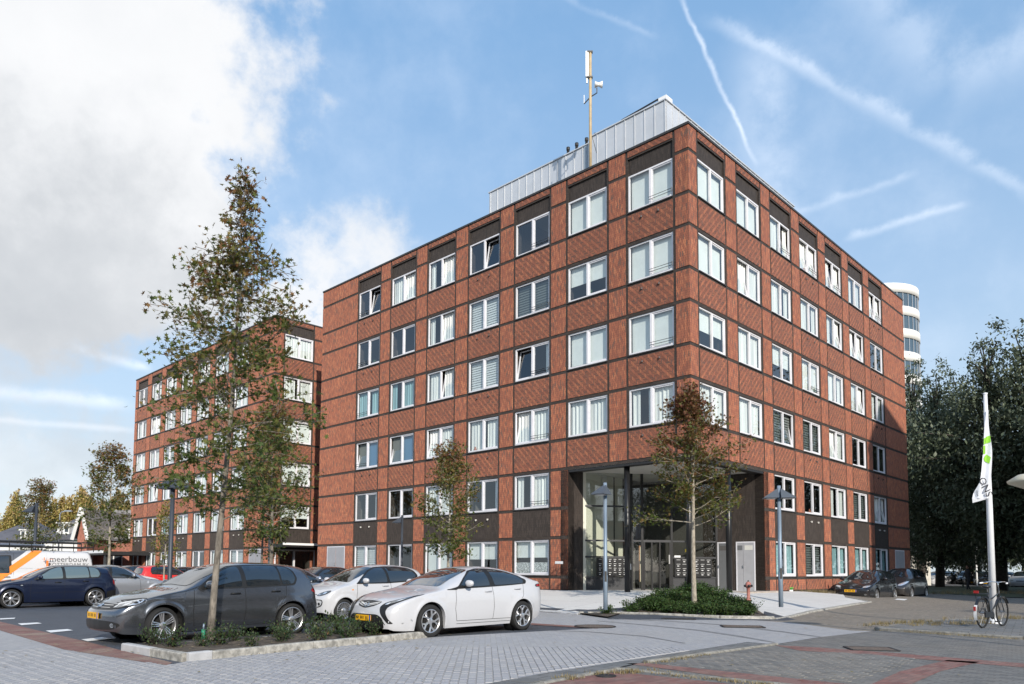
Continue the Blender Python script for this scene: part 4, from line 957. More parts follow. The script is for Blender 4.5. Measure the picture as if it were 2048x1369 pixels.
for i,q in enumerate(spots):
    t=sh[i] if i<3 else copy_tree(sh[i%3]); tag(t,'low green shrub in the planted island before the entrance','shrub','shrubs in the island before the entrance')
    t.location=(q.x,q.y,gz(q.x,q.y)+.05); t.rotation_euler.z=r.uniform(0,6); s=r.uniform(.8,1.12)*(.75 if q.x<x0+1.2 else 1); t.scale=(s*1.08,s*1.08,s*r.uniform(.48,.78))
ls=[shrub('low_shrub',.42,.34,s,330,.06,'low_shrub_leaves') for s in (11,12)]
Q=[Vector(p) for p in PL]; n_=0; sp=[]
for _ in range(900):
    q=Vector((r.uniform(-6.4,-1.4),r.uniform(11,17)))
    if not inpoly(q,Q): continue
    if min((q-(a+(b-a)*max(0,min(1,(q-a).dot(b-a)/(b-a).length_squared)))).length for a,b in zip(Q,Q[1:]+Q[:1]))<.22: continue
    if (q-t1p.to_2d()).length<.22 or any((q-o).length<.40 for o in sp): continue
    if (q-Q[2]).length<1.1: continue
    if q.y<14.1 and r.random()<.55: continue
    sp.append(q)
for i,q in enumerate(sp[:34]):
    t=ls[i] if i<2 else copy_tree(ls[i%2]); tag(t,'straggly low shrub in the kerbed bed beside the grey hatchback','shrub','shrubs in the bed between the parked cars')
    t.location=(q.x,q.y,.08); t.rotation_euler.z=r.uniform(0,6); s=r.uniform(.75,1.15)*(.85 if q.y<13.2 else 1.05); t.scale=(s,s,s)
# weeds and dry grass along kerbs
g=MB()
def tuft(p,n,h):
    for _ in range(n):
        a=r.uniform(0,6.28); q=Vector((p.x+r.gauss(0,.07),p.y+r.gauss(0,.05),p.z)); hh=h*r.uniform(.4,1.2); d=Vector((math.cos(a),math.sin(a),0))*hh*r.uniform(.2,.9); w=Vector((-math.sin(a),math.cos(a),0))*.006
        b=len(g.v); g.v+=[tuple(q-w),tuple(q+w),tuple(q+d+Vector((0,0,hh)))]; g.f.append((b,b+1,b+2)); g.uv+=[(0,r.random())]*3; g.mi.append(0)
def tl(pa,pb,n,h,den,dz=0.0,jit=.05):
    a,b=G(*pa),G(*pb)
    for i in range(n):
        q=a.lerp(b,r.random()); q=Vector((q.x+r.gauss(0,jit),q.y+r.gauss(0,jit),gz(q.x,q.y)+.015+dz)); tuft(q,r.randint(den//2,den),h)
tl((1200,1352),(1300,1345),9,.06,40); tl((1110,1364),(1150,1360),5,.06,40); tl((1300,1329),(1420,1310),14,.04,26); tl((1300,1348),(1540,1374),20,.04,22)
tl((1750,1260),(1850,1250),34,.09,26,.07,.16); tl((1800,1258),(1960,1252),30,.10,26,.07,.3); tl((1900,1246),(2048,1243),26,.12,30,.06,.2); tl((1760,1264),(2040,1283),26,.04,18,.02,.04); tl((1590,1192),(1680,1189),34,.16,40,.0,.15)
tl((1062,1178),(1100,1180),16,.28,50,.05,.12); tl((1000,1178),(1060,1178),16,.25,40,.05,.15); tl((1850,1190),(2048,1188),60,.25,30,.02,.6); tl((500,1310),(850,1277),14,.03,16,.0,.03)
g.build('grass_tufts','dry_grass')['kind']='stuff'

g=MB(); r=random.Random(77)
for (cx_,cy_,sx,sy,n_) in ((t1p.x,t1p.y-.5,1.6,1.0,150),(-3.5,13.6,1.6,.6,110),(5.4,22.2,1.8,.7,120),(2,10,4,1.5,60),(11,17,3.5,2.0,70),(-1,20,3,3,60)):
    for _ in range(n_):
        x=r.gauss(cx_,sx); y=r.gauss(cy_,sy); z=gz(x,y)+.03+(.09 if inpoly(Vector((x,y)),[Vector(p) for p in PL]) or inpoly(Vector((x,y)),[Vector(p) for p in IS]) else 0); b=len(g.v); s_=r.uniform(.02,.05); a=r.uniform(0,6.28)
        for k in range(4): q=a+k*1.57; rr_=s_*(1 if k%2 else .5); g.v.append((x+math.cos(q)*rr_,y+math.sin(q)*rr_,z+r.uniform(0,.012)))
        g.f.append((b,b+1,b+2,b+3)); g.uv+=[(0,r.random())]*4; g.mi.append(0)
g.build('fallen_leaves','dry_grass')['kind']='stuff'
# ================================================================== VEHICLES
def paint(name,c,metal=.0,rough=.32,coat=.8): 
    return mat(name,c,rough,metal,coat=coat)
paint('paint_grey',(.15,.16,.18),.85,.22,1.0); paint('paint_white',(.50,.505,.525),0,.3); paint('paint_navy',(.008,.014,.040),.3,.3); paint('paint_silver',(.52,.53,.56),.8,.33)
paint('paint_red',(.62,.02,.018),0,.35); paint('paint_black',(.018,.018,.021),.4,.25); paint('paint_pale_blue',(.42,.47,.55),.8,.33); paint('paint_dark_grey',(.045,.045,.05),.5,.3); paint('paint_bronze',(.07,.066,.066),.7,.3)
mat('car_glass',(.012,.016,.020),.03,spec=1.0,coat=1.0); mat('trim_black',(.012,.012,.012),.45); mat('rubber',(.014,.014,.014),.8,bump=.2,bscale=80); mat('alloy',(.62,.62,.63),.28,metal=.85); mat('chrome',(.8,.8,.8),.08,metal=1)
mat('lamp_glass',(.10,.11,.12),.05,coat=1,spec=1); mat('lamp_bright',(.82,.84,.86),.12,metal=.7); mat('tail_red',(.35,.01,.012),.15,coat=1); mat('tail_pink',(.6,.25,.28),.2,coat=1); mat('plate_yellow',(.80,.42,.01),.5); mat('plate_blue',(.01,.08,.4),.5); mat('plate_text',(.16,.08,.005),.6)
mat('underbody',(.008,.008,.008),.95); mat('seat_tone',(.35,.34,.30),.8); mat('amber',(.7,.25,.03),.3)
def pch(pts):
    """monotone cubic through (x,y) points"""
    xs=[p[0] for p in pts]; ys=[p[1] for p in pts]; n=len(xs); d=[(ys[i+1]-ys[i])/(xs[i+1]-xs[i]) for i in range(n-1)]
    m=[d[0]]+[0 if d[i-1]*d[i]<=0 else 2*d[i-1]*d[i]/(d[i-1]+d[i]) for i in range(1,n-1)]+[d[-1]]
    def f(x):
        if x<=xs[0]: return ys[0]
        if x>=xs[-1]: return ys[-1]
        i=max(j for j in range(n-1) if xs[j]<=x); h=xs[i+1]-xs[i]; t=(x-xs[i])/h
        return (2*t**3-3*t**2+1)*ys[i]+(t**3-2*t**2+t)*h*m[i]+(-2*t**3+3*t**2)*ys[i+1]+(t**3-t**2)*h*m[i+1]
    return f
def soften(P,r=.045):
    Q=[]; m=len(P)
    for i in range(m):
        a,b,c=Vector(P[i-1]),Vector(P[i]),Vector(P[(i+1)%m]); d0=min(r,(a-b).length*.4); d1=min(r,(c-b).length*.4)
        p=b+(a-b).normalized()*d0; q=b+(c-b).normalized()*d1
        for t in (0,.33,.67,1): v=p.lerp(b,t).lerp(b.lerp(q,t),t); Q.append((v.x,v.y))
    return Q
def chaikin(P,n=2,closed=True):
    if n==1: return soften(P)
    if n==2: return soften(P,.07)
    for _ in range(n):
        Q=[]; m=len(P)
        for i in range(m if closed else m-1):
            a,b=P[i],P[(i+1)%m]; Q+=[(a[0]*.75+b[0]*.25,a[1]*.75+b[1]*.25),(a[0]*.25+b[0]*.75,a[1]*.25+b[1]*.75)]
        P=Q if closed else [P[0]]+Q+[P[-1]]
    return P
BVHS={}
def car(sp,name,label,cat='car',group=None):
    """local frame: nose towards +X, near (visible) side whichever; ground z=0; origin midway between the axles"""
    Lc=sp['L']; af=sp['af']; ar=sp['ar']; r=sp['r']; ox=(af+ar)/2
    top,sho,half,bot=pch(sp['top']),pch(sp['sho']),pch(sp['half']),pch(sp['bot']); nose,tail=pch(sp['nose']),pch(sp['tail'])
    pe=pch(sp.get('pe',[(0,2.2),(1.2,2.4),(1.8,3.1),(2.8,3.5),(Lc,3.6)])); tum=sp.get('tum',.33); ra=r*1.13+.012
    st=set([0,.02,.05,.09,.14,.2,.27,.35,Lc,Lc-.02,Lc-.05,Lc-.09,Lc-.14,Lc-.2,Lc-.27,Lc-.35]); s=0
    while s<Lc: st.add(round(s,3)); s+=.13
    for c in (af,ar):
        for k in range(17): st.add(round(c-ra*math.cos(math.pi*k/16),4))
        st.add(c-ra-.012); st.add(c+ra+.012)
    st=sorted(x for x in st if 0<=x<=Lc); S2=[st[0]]
    for x in st[1:]:
        if x-S2[-1]>.0045: S2.append(x)
    st=S2
    def zlow(s):
        z=bot(s)
        for c in (af,ar):
            if abs(s-c)<ra: z=max(z,r+math.sqrt(max(0,ra*ra-(s-c)**2)))
        return z
    NL,NU=9,13
    def deform(s,y,z):
        x=s; k=max(0,1-s/.95)**2; x+=k*(nose(z)+sp.get('cn',.22)*y*y*1.0)
        s2=Lc-s; k=max(0,1-s2/.8)**2; x-=k*(tail(z)+sp.get('ct',.16)*y*y)
        return x
    rings=[]
    for s in st:
        zl,zs,zt=zlow(s),sho(s),top(s); w=half(s); zs=max(zs,zl+.03); zt=max(zt,zs+.01); ring=[]
        ring.append((s,w-.09,zl+.01)); 
        for i in range(NL+1):
            z=zl+(zs-zl)*i/NL; q=(z-.62)/.62; crease=.010*math.exp(-((z-sp.get('crease',.80))/.028)**2)
            y=w*(1-.085*q*q*(1.5 if q<0 else 2.1))+crease*(1 if .5<s<Lc-.4 else 0)
            # wheel arch flare
            for c in (af,ar):
                dd=math.hypot(s-c,z-r); y+= .022*math.exp(-((dd-ra-.02)/.05)**2)
            ring.append((s,y,z))
        ys=ring[-1][1]; p=pe(s); hh=zt-zs
        for i in range(1,NU+1):
            a=math.pi/2*i/NU; cy=max(0,math.cos(a))**(2/p); cz=math.sin(a)**(2/p); z=zs+hh*cz
            y=ys*cy*(1-tum*max(0,z-zs)*(1 if hh>.25 else .2))
            ring.append((s,y,z))
        rings.append(ring)
    n=len(rings[0]); vs=[]; 
    for ring in rings:
        for (s,y,z) in ring: vs.append(Vector((ox-deform(s,y,z),y,z)))
        for (s,y,z) in ring[:-1][::-1]: vs.append(Vector((ox-deform(s,y,z),-y,z)))
    m=2*n-1; fs=[]
    for i in range(len(rings)-1):
        for j in range(m-1): fs.append((i*m+j,i*m+j+1,(i+1)*m+j+1,(i+1)*m+j))
    # end caps as strips between left and right
    def capf(i,flip):
        base=len(vs); ring=rings[i]; cols=6; grid=[]
        for (s,y,z) in ring:
            row=[]
            for c in range(cols+1):
                yy=y*(1-2*c/cols); row.append(len(vs)); vs.append(Vector((ox-deform(s,yy,z),yy,z)))
            grid.append(row)
        for a in range(n-2):
            for c in range(cols):
                f=(grid[a][c],grid[a][c+1],grid[a+1][c+1],grid[a+1][c]); fs.append(f if flip else f[::-1])
    capf(0,False); capf(len(rings)-1,True)
    me=bpy.data.meshes.new('body'); me.from_pydata(vs,[],fs); me.update()
    bm=bmesh.new(); bm.from_mesh(me); bmesh.ops.remove_doubles(bm,verts=bm.verts,dist=.0015); bmesh.ops.recalc_face_normals(bm,faces=bm.faces)
    for f in bm.faces: f.smooth=True
    bm.to_mesh(me); bvh=BVHTree.FromBMesh(bm); bm.free()
    root=empty(name,(0,0,0),0,label,cat,group); body=link('body',me,root,sp['paint'])
    md=body.modifiers.new('edges','EDGE_SPLIT') if False else None
    if hasattr(me,'set_sharp_from_angle'): me.set_sharp_from_angle(angle=R(38))
    def cast(kind,a,b,side=1):
        if kind=='side': o,d=Vector((ox-a,3*side,b)),Vector((0,-side,0))
        elif kind=='front': o,d=Vector((ox+3,a,b)),Vector((-1,0,0))
        elif kind=='rear': o,d=Vector((ox-Lc-3,a,b)),Vector((1,0,0))
        else: o,d=Vector((ox-a,b,4)),Vector((0,0,-1))
        h=bvh.ray_cast(o,d)
        if h[0] is None: return None
        nn=h[1]; nn=-nn if nn.dot(d)>0 else nn
        return h[0],nn
    def patch(kind,poly,mt,nm,parent=root,eps=.004,side=1,step=.06,rnd_=2,clip=True):
        P=[Vector(p) for p in (chaikin(poly,rnd_) if rnd_ else poly)]; pts=[]
        for a,b in zip(P,P[1:]+P[:1]):
            k=max(1,int((b-a).length/step)); pts+=[a.lerp(b,i/k) for i in range(k)]
        nb=len(pts); x0,x1=min(p.x for p in P),max(p.x for p in P); y0,y1=min(p.y for p in P),max(p.y for p in P)
        for i in range(1,int((x1-x0)/step)+1):
            for j in range(1,int((y1-y0)/step)+1):
                q=Vector((x0+i*step,y0+j*step))
                if inpoly(q,P): pts.append(q)
        v2,_,f2,_,_,_=geometry.delaunay_2d_cdt(pts,[(i,(i+1)%nb) for i in range(nb)],[],1,1e-4)
        out=[]; ok={}
        for i,v in enumerate(v2):
            h=cast(kind,v.x,v.y,side)
            if h: ok[i]=len(out); out.append(h[0]+h[1]*eps)
        F=[tuple(ok[i] for i in f) for f in f2 if all(i in ok for i in f)]
        F=[f for f in F if max((out[f[i]]-out[f[(i+1)%3]]).length for i in range(3))<.55]
        if not F: return None
        me=bpy.data.meshes.new(nm); me.from_pydata(out,[],F); me.update()
        ref=Vector((0,side,0)) if kind=='side' else Vector((1,0,0)) if kind=='front' else Vector((-1,0,0)) if kind=='rear' else Vector((0,0,1))
        for p in me.polygons:
            if p.normal.dot(ref)<0: p.flip()
        return link(nm,me,parent,mt,True)
    def line(kind,pts,nm,w=.009,mt='trim_black',eps=.003,side=1,parent=root):
        g=MB(); P=[Vector(p) for p in pts]; prev=None
        Q=[]
        for a,b in zip(P,P[1:]):
            k=max(1,int((b-a).length/.05)); Q+=[a.lerp(b,i/k) for i in range(k)]
        Q.append(P[-1])
        for i,q in enumerate(Q):
            t=(Q[min(i+1,len(Q)-1)]-Q[max(i-1,0)]).normalized(); s_=Vector((-t.y,t.x))*w/2
            a,b=cast(kind,*(q+s_),side),cast(kind,*(q-s_),side)
            if not a or not b: prev=None; continue
            cur=(a[0]+a[1]*eps,b[0]+b[1]*eps)
            if prev and (cur[0]-prev[0]).length<.25: g.face([prev[0],prev[1],cur[1],cur[0]])
            prev=cur
        if g.f: return g.build(nm,mt,parent)
    for sd in sp.get('sides',(1,-1)):
        for poly in sp.get('trim',[]): patch('side',poly,'trim_black','window_trim',side=sd,eps=.007,rnd_=1,step=.035)
        for poly in sp['win']: patch('side',poly,sp.get('glass','car_glass'),'side_window',side=sd,eps=.011,rnd_=1,step=.04)
        for l in sp.get('seams',[]): line('side',l,'door_seam',side=sd)
        for (hx,hz) in sp.get('handles',[]):
            h=cast('side',hx,hz,sd)
            if h:
                g=MB(); g.tube([h[0]+Vector((.10,0,0))+h[1]*.005,h[0]+Vector((.07,0,.004))+h[1]*.035,h[0]+Vector((-.07,0,.004))+h[1]*.035,h[0]+Vector((-.10,0,0))+h[1]*.005],[.010,.013,.013,.010],8); g.build('door_handle',sp.get('handle_mat',sp['paint']),root,True)
        if 'mirror' in sp:
            mx,mz=sp['mirror']; h=cast('side',mx,mz,sd)
            if h:
                g=MB(); c=h[0]+Vector((.02,sd*.16,.05)); ring=[]
                for i in range(9):
                    t=-1+2*i/8; rr_=math.sqrt(max(.02,1-abs(t)**2.6)); ring.append([c+Vector((math.cos(a)*.065*rr_+(.02*(-abs(t))),t*.115*1.0,math.sin(a)*.070*rr_)) for a in [2*math.pi*k/12 for k in range(12)]])
                vv=[v for q in ring for v in q]; ff=[(i*12+k,i*12+(k+1)%12,(i+1)*12+(k+1)%12,(i+1)*12+k) for i in range(8) for k in range(12)]+[tuple(range(11,-1,-1)),tuple(96+k for k in range(12))]
                g.idx(vv,ff); mo=g.build('wing_mirror',sp.get('mirror_mat',sp['paint']),root,True)
                g=MB(); g.tube([h[0]-Vector((0,sd*.02,.02)),c-Vector((0,0,.05))],.022,6); g.build('mirror_arm','trim_black',mo)
        for (poly,mt,nm,e) in sp.get('sidebits',[]): patch('side',poly,mt,nm,side=sd,eps=e,step=.04)
    for (kind,poly,mt,nm,e) in sp.get('bits',[]):
        sym=nm.startswith('@'); nm=nm.lstrip('@')
        patch(kind,poly,mt,nm,eps=e,step=.045)
        if sym: patch(kind,[(-y,z) for y,z in poly][::-1],mt,nm,eps=e,step=.045)
    for (kind,l,mt,w,nm) in sp.get('lines',[]):
        line(kind,l,nm,w,mt,.0085); 
    BVHS[root.name]=(bvh,ox)
    # plate
    if 'plate' in sp:
        pz=sp['plate']; h=cast('front',0,pz); 
        if h:
            M=Matrix.Translation(h[0]+Vector((.012,sp.get('plate_y',0),0)))
            g=MB(); g.box(-.006,.006,-.26,.26,-.055,.055,M); pl=g.build('number_plate','plate_yellow',root)
            g=MB(); g.box(.0062,.0075,.215,.259,-.054,.054,M); g.build('plate_band','plate_blue',pl)
            g=MB(); rr=random.Random(3)
            g=MB()
            for k_,y_ in enumerate((-.20,-.155,-.075,-.03,.015,.10,.145)): g.box(.0062,.0072,y_-.014,y_+.014,-.026,.030,M)
            g.build('plate_characters','plate_text',pl)
    if 'emblem' in sp:
        ey,ez,er,kind=sp['emblem']; h=cast('front',0,ez)
        if h:
            nrm=h[1]; q=Vector((1,0,0)).rotation_difference(nrm).to_matrix().to_4x4(); M=Matrix.Translation(h[0]+nrm*.012)@q@Matrix.Rotation(R(90),4,'Y')
            g=MB(); pts=[(er*math.cos(a),er*math.sin(a)) for a in [2*math.pi*k/28 for k in range(29)]]
            g.tube([M@Vector((x,y,0)) for x,y in pts],er*.11,6,False)
            def stroke(P,w=er*.10): g.tube([M@Vector((-z_,y_,0)) for y_,z_ in P],w,5)
            if kind=='vw':
                e=er*.92
                stroke([(-e*.36,e*.84),(0,e*.10),(e*.36,e*.84)]); stroke([(-e*.80,e*.5),(-e*.42,-e*.74),(0,-e*.02),(e*.42,-e*.74),(e*.80,e*.5)])
            else: stroke([(-er*1.25,er*.28),(er*.15,er*.12)],er*.13); stroke([(er*.15,er*.12),(-er*.15,-er*.12)],er*.13); stroke([(-er*.15,-er*.12),(er*1.25,-er*.28)],er*.13)
            g.build('badge','chrome',root)
    # wheels
    W=sp['track']
    for c in (af,ar):
        for sd in (1,-1):
            wheel(sp,Vector((ox-c,sd*W,r)),sd,root,spin=rnd.uniform(0,1.2),steer=sp.get('steer',0) if c==af else 0)
    g=MB(); g.box(ox-Lc+.35,ox-.30,-W+.18,W-.18,.17,.42); 
    for c in (af,ar): g.lathe([(0,-W-.02),(ra-.01,-W-.02),(ra-.01,W+.02),(0,W+.02)],24,Matrix.Translation((ox-c,0,r)),ax='Y') if False else None
    for c in (af,ar):
        for sd in (1,-1):
            g.lathe([(ra+.004,sd*(half(c)-.075)),(ra+.004,sd*(W-.30)),(0,sd*(W-.30))],24,Matrix.Translation((ox-c,0,r)),ax='Y')
    g.build('underbody','underbody',root)
    return root
def txt(s,size,M,m,parent,name):
    cu=bpy.data.curves.new(name,'FONT'); cu.body=s; cu.size=size; cu.align_x='CENTER'; cu.extrude=.001; cu.resolution_u=3
    o=bpy.data.objects.new(name,cu); COL.objects.link(o); dg=bpy.context.evaluated_depsgraph_get(); me=bpy.data.meshes.new_from_object(o.evaluated_get(dg)); bpy.data.objects.remove(o)
    me.materials.clear(); me.transform(M); return link(name,me,parent,m)
RIMC={}
def wheel(sp,P,sd,root,spin=0,steer=0):
    r=sp['r']; rr=sp.get('rim',r*.72); w=.195; style=sp.get('style',('five',))
    key=(r,rr,style)
    if key not in RIMC:
        g=MB(); g.lathe([(rr*.99,-.02),(rr*1.0,.0),(rr+.015,.012),(r-.045,.018),(r-.014,.004),(r,-.03),(r,-w+.03),(r-.014,-w),(rr,-w+.01),(rr,-w+.02)],36,ax='Y'); ty=g.mesh('tyre')
        g=MB(); g.lathe([(rr+.004,-.0),(rr-.006,.004),(rr-.018,-.004),(rr-.026,-.05),(rr-.03,-.13)],36,ax='Y')
        k=style[0]; hub=.062
        def spoke(a,r0,r1,w0,w1,o0=-.022,o1=-.012,th=.03):
            ca,sa=math.cos(a),math.sin(a); n_=Vector((-sa,0,ca)); d_=Vector((ca,0,sa)); vs=[]
            for rr_,ww,oo in ((r0,w0,o0),(r1,w1,o1)):
                for s_ in (-1,1):
                    for y in (oo,oo-th): vs.append(d_*rr_+n_*ww/2*s_+Vector((0,y,0)))
            g.idx(vs,[(0,2,3,1),(4,5,7,6),(0,1,5,4),(2,6,7,3),(0,4,6,2),(1,3,7,5)])
        if k=='triple':
            for i in range(5):
                a=2*math.pi*i/5
                ca,sa=math.cos(a),math.sin(a)
                for q in (-.034,0,.034): p0=Vector((ca,0,sa))*.06+Vector((-sa,0,ca))*q*.7; p1=Vector((ca,0,sa))*(rr-.01)+Vector((-sa,0,ca))*q*1.25; g.tube([p0+Vector((0,-.03,0)),p1+Vector((0,-.022,0))],.0115,5)
        elif k=='petal':
            for i in range(5):
                a=2*math.pi*i/5; spoke(a,.04,rr*.55,.05,.040); spoke(a-.0,rr*.5,rr*.5+.01,.04,.04)
                for q in (-.30,.30): 
                    ca,sa=math.cos(a),math.sin(a); 
                    p0=Vector((ca,0,sa))*rr*.48; p1=Vector((math.cos(a+q),0,math.sin(a+q)))*(rr-.01); g.tube([p0+Vector((0,-.03,0)),p1+Vector((0,-.02,0))],[.019,.022],6)
        elif k=='multi':
            for i in range(style[1]): spoke(2*math.pi*i/style[1],.05,rr-.012,.012,.024)
        elif k=='double':
            for i in range(style[1]):
                a=2*math.pi*i/style[1]
                for q in (-.11,.11): spoke(a+q,.05,rr-.012,.018,.02)
        else:
            for i in range(5): spoke(2*math.pi*i/5,.04,rr-.012,.05,.06)
        g.lathe([(0,.0),(hub*.55,0),(hub,-.012),(hub,-.06)],20,ax='Y'); rm=g.mesh('rim')
        g=MB(); g.lathe([(0,-.075),(rr-.03,-.075),(rr-.03,-.14)],28,ax='Y'); g.lathe([(0,-.055),(rr*.62,-.055),(rr*.62,-.07)],24,ax='Y'); dk_=g.mesh('wheel')
        for me,m in ((ty,'rubber'),(rm,sp.get('rim_mat','alloy')),(dk_,'underbody')): me.materials.append(MATS[m])
        for me in (ty,rm): me.shade_smooth(); me.set_sharp_from_angle(angle=R(35))
        RIMC[key]=(ty,rm,dk_)
    ty,rm,dk_=RIMC[key]
    wh=bpy.data.objects.new('wheel',dk_); COL.objects.link(wh); wh.parent=root; wh.location=P; wh.rotation_euler=(0,spin,(0 if sd>0 else math.pi)+R(steer))
    for me,nm in ((ty,'tyre'),(rm,'rim')): o=bpy.data.objects.new(nm,me); COL.objects.link(o); o.parent=wh
HATCH=dict(L=4.2,af=.87,ar=3.448,r=.318,rim=.235,track=.885,paint='paint_grey',
 top=[(0,.60),(.06,.665),(.18,.735),(.45,.83),(.85,.92),(1.18,.985),(1.30,1.02),(1.62,1.20),(1.98,1.375),(2.25,1.445),(2.6,1.478),(3.0,1.474),(3.45,1.452),(3.78,1.415),(3.93,1.385),(4.0,1.27),(4.1,1.05),(4.2,.93)],
 sho=[(0,.52),(.06,.60),(.2,.68),(.5,.775),(.9,.855),(1.3,.915),(1.9,.945),(2.8,.975),(3.6,1.01),(3.95,1.0),(4.1,.93),(4.2,.84)],
 half=[(0,.735),(.05,.775),(.15,.815),(.4,.862),(.85,.885),(2.1,.893),(3.4,.888),(3.8,.865),(4.05,.825),(4.15,.79),(4.2,.75)],
 bot=[(0,.235),(.1,.195),(.5,.175),(1.2,.19),(3,.20),(3.8,.21),(4.1,.26),(4.2,.30)],
 nose=[(.15,.05),(.3,.0),(.5,-.01),(.60,.02),(.66,.05),(.75,.09),(1,.2)],tail=[(.2,.06),(.4,0),(.6,0),(.72,.03),(.95,.06),(1.2,.1)],
 win=[[(1.58,.985),(1.72,1.10),(2.02,1.29),(2.22,1.365),(2.36,1.385),(2.37,1.0),(2.1,.992)],[(2.46,1.002),(2.45,1.392),(2.8,1.402),(3.17,1.392),(3.20,1.03)],[(3.24,1.032),(3.21,1.390),(3.40,1.370),(3.50,1.30),(3.55,1.15),(3.50,1.05)]],
 trim=[[(1.46,.955),(1.60,1.06),(1.98,1.31),(2.2,1.395),(2.45,1.415),(2.85,1.425),(3.2,1.418),(3.43,1.392),(3.54,1.31),(3.60,1.15),(3.53,1.015),(2.5,.975)]],
 seams=[[(1.42,.95),(1.40,.55),(1.43,.27)],[(2.42,.975),(2.43,.5),(2.40,.26)],[(3.33,1.03),(3.30,.80),(3.10,.55),(3.05,.27)],[(1.43,.262),(3.05,.262)]],
 handles=[(2.22,.86),(3.08,.89)],mirror=(1.66,1.0))
def spec(base,**k):
    d=dict(base); d.update(k); return d
def scaled(base,sx,sz,sy,**k):
    """rescale a template"""
    d=dict(base); 
    for q in ('top','sho','bot'): d[q]=[(s*sx,z*sz) for s,z in base[q]]
    d['half']=[(s*sx,y*sy) for s,y in base['half']]; d['nose']=[(z*sz,v) for z,v in base['nose']]; d['tail']=[(z*sz,v) for z,v in base['tail']]
    for q in ('win','trim','seams'): d[q]=[[(s*sx,z*sz) for s,z in P] for P in base.get(q,[])]
    d['handles']=[(s*sx,z*sz) for s,z in base.get('handles',[])]; d['mirror']=(base['mirror'][0]*sx,base['mirror'][1]*sz)
    d['L']=base['L']*sx; d['af']=base['af']*sx; d['ar']=base['ar']*sx; d['track']=base['track']*sy
    if 'bits' in base: d['bits']=[(a,[(y*(sy if a in('front','rear') else sx),z*sz) for y,z in P],m,n_,e) for a,P,m,n_,e in base['bits']]
    if 'sidebits' in base: d['sidebits']=[([(s*sx,z*sz) for s,z in P],m,n_,e) for P,m,n_,e in base['sidebits']]
    if 'lines' in base: d['lines']=[(a,[(y*sy,z*sz) for y,z in P],m,w,n_) for a,P,m,w,n_ in base['lines']]
    d.update(k); return d
WS=[('front',[(-.66,1.02),(-.62,1.20),(-.545,1.395),(0,1.425),(.545,1.395),(.62,1.20),(.66,1.02),(0,1.045)],'car_glass','windscreen',.006)]
RW=[('rear',[(-.56,1.06),(-.50,1.30),(0,1.335),(.50,1.30),(.56,1.06),(0,1.04)],'car_glass','rear_window',.006)]
def heading(P_near_front_hub,sp,th=math.atan2(-.7196,-.6944)):
    """place: near side front hub position -> root location; near side is +90 deg of heading or -90"""
    pass
def place(o,sp,hx,hy,th=None,side=None,z=0.0):
    """hx,hy: ground point of the front wheel on the side that faces the camera"""
    th=math.atan2(-.7196,-.6944) if th is None else th
    d=Vector((math.cos(th),math.sin(th),0)); n_=Vector((-d.y,d.x,0))
    sd=1 if n_.dot(Vector((-hx,-hy,0)))>0 else -1
    if side: sd=side
    c=Vector((hx,hy,0))-n_*sd*sp['track']-d*(sp['ar']-sp['af'])/2
    o.location=(c.x,c.y,z if z is not None else 0); o.rotation_euler=(0,0,th); return o
# --- grey hatchback (front left)
g6=spec(HATCH,style=('triple',),rim=.245,r=.322,steer=12,emblem=(0,.665,.062,'vw'),plate=.505,plate_y=0.0,handle_mat='trim_black',
 bits=WS+RW+[('front',[(-.56,.62),(-.55,.70),(0,.72),(.55,.70),(.56,.62),(0,.605)],'trim_black','grille',.005),
  ('front',[(.44,.62),(.46,.705),(.64,.745),(.80,.80),(.835,.775),(.80,.69),(.70,.64)],'trim_black','@headlight_housing',.007),
  ('front',[(.49,.64),(.51,.70),(.66,.735),(.79,.78),(.78,.70),(.68,.655)],'lamp_glass','@headlight',.010),
  ('front',[(.52,.645),(.525,.69),(.56,.70),(.57,.655)],'lamp_bright','@headlight_reflector',.013),('front',[(.66,.67),(.67,.72),(.75,.75),(.76,.69)],'lamp_bright','@headlight_reflector',.013),
  ('front',[(-.72,.40),(-.5,.42),(0,.43),(.5,.42),(.74,.40),(.77,.35),(.70,.285),(.4,.265),(0,.26),(-.4,.265),(-.70,.285),(-.77,.35)],'trim_black','lower_grille',.005),
  ('front',[(.58,.345),(.60,.375),(.635,.385),(.67,.375),(.685,.345),(.67,.315),(.635,.305),(.60,.315)],'chrome','@fog_lamp_ring',.009),('front',[(.60,.345),(.61,.365),(.635,.372),(.66,.365),(.67,.345),(.66,.325),(.635,.318),(.61,.325)],'lamp_glass','@fog_lamp',.012),
  ('rear',[(.52,.84),(.52,.99),(.72,1.0),(.80,.92),(.80,.86)],'tail_red','@tail_light',.006)],
 sidebits=[([(4.02,.80),(4.0,.95),(4.07,.99),(4.14,.93),(4.16,.82)],'tail_red','tail_light',.006),([(.16,.655),(.20,.73),(.40,.79),(.60,.825),(.57,.765),(.40,.69),(.25,.65)],'trim_black','headlight_housing',.006),([(.20,.67),(.24,.72),(.42,.772),(.55,.80),(.50,.75),(.36,.695)],'lamp_bright','headlight_reflector',.010)],
 lines=[('front',[(-.50,.685),(.42,.685)],'chrome',.010,'grille_bar'),('front',[(-.50,.645),(.42,.645)],'chrome',.007,'grille_bar')])
g6['sides']=(1,-1)
o=car(g6,'hatchback_car','dark grey hatchback parked behind the trunk of the tall front oak'); place(o,g6,-6.246,13.49,th=R(-132.9))
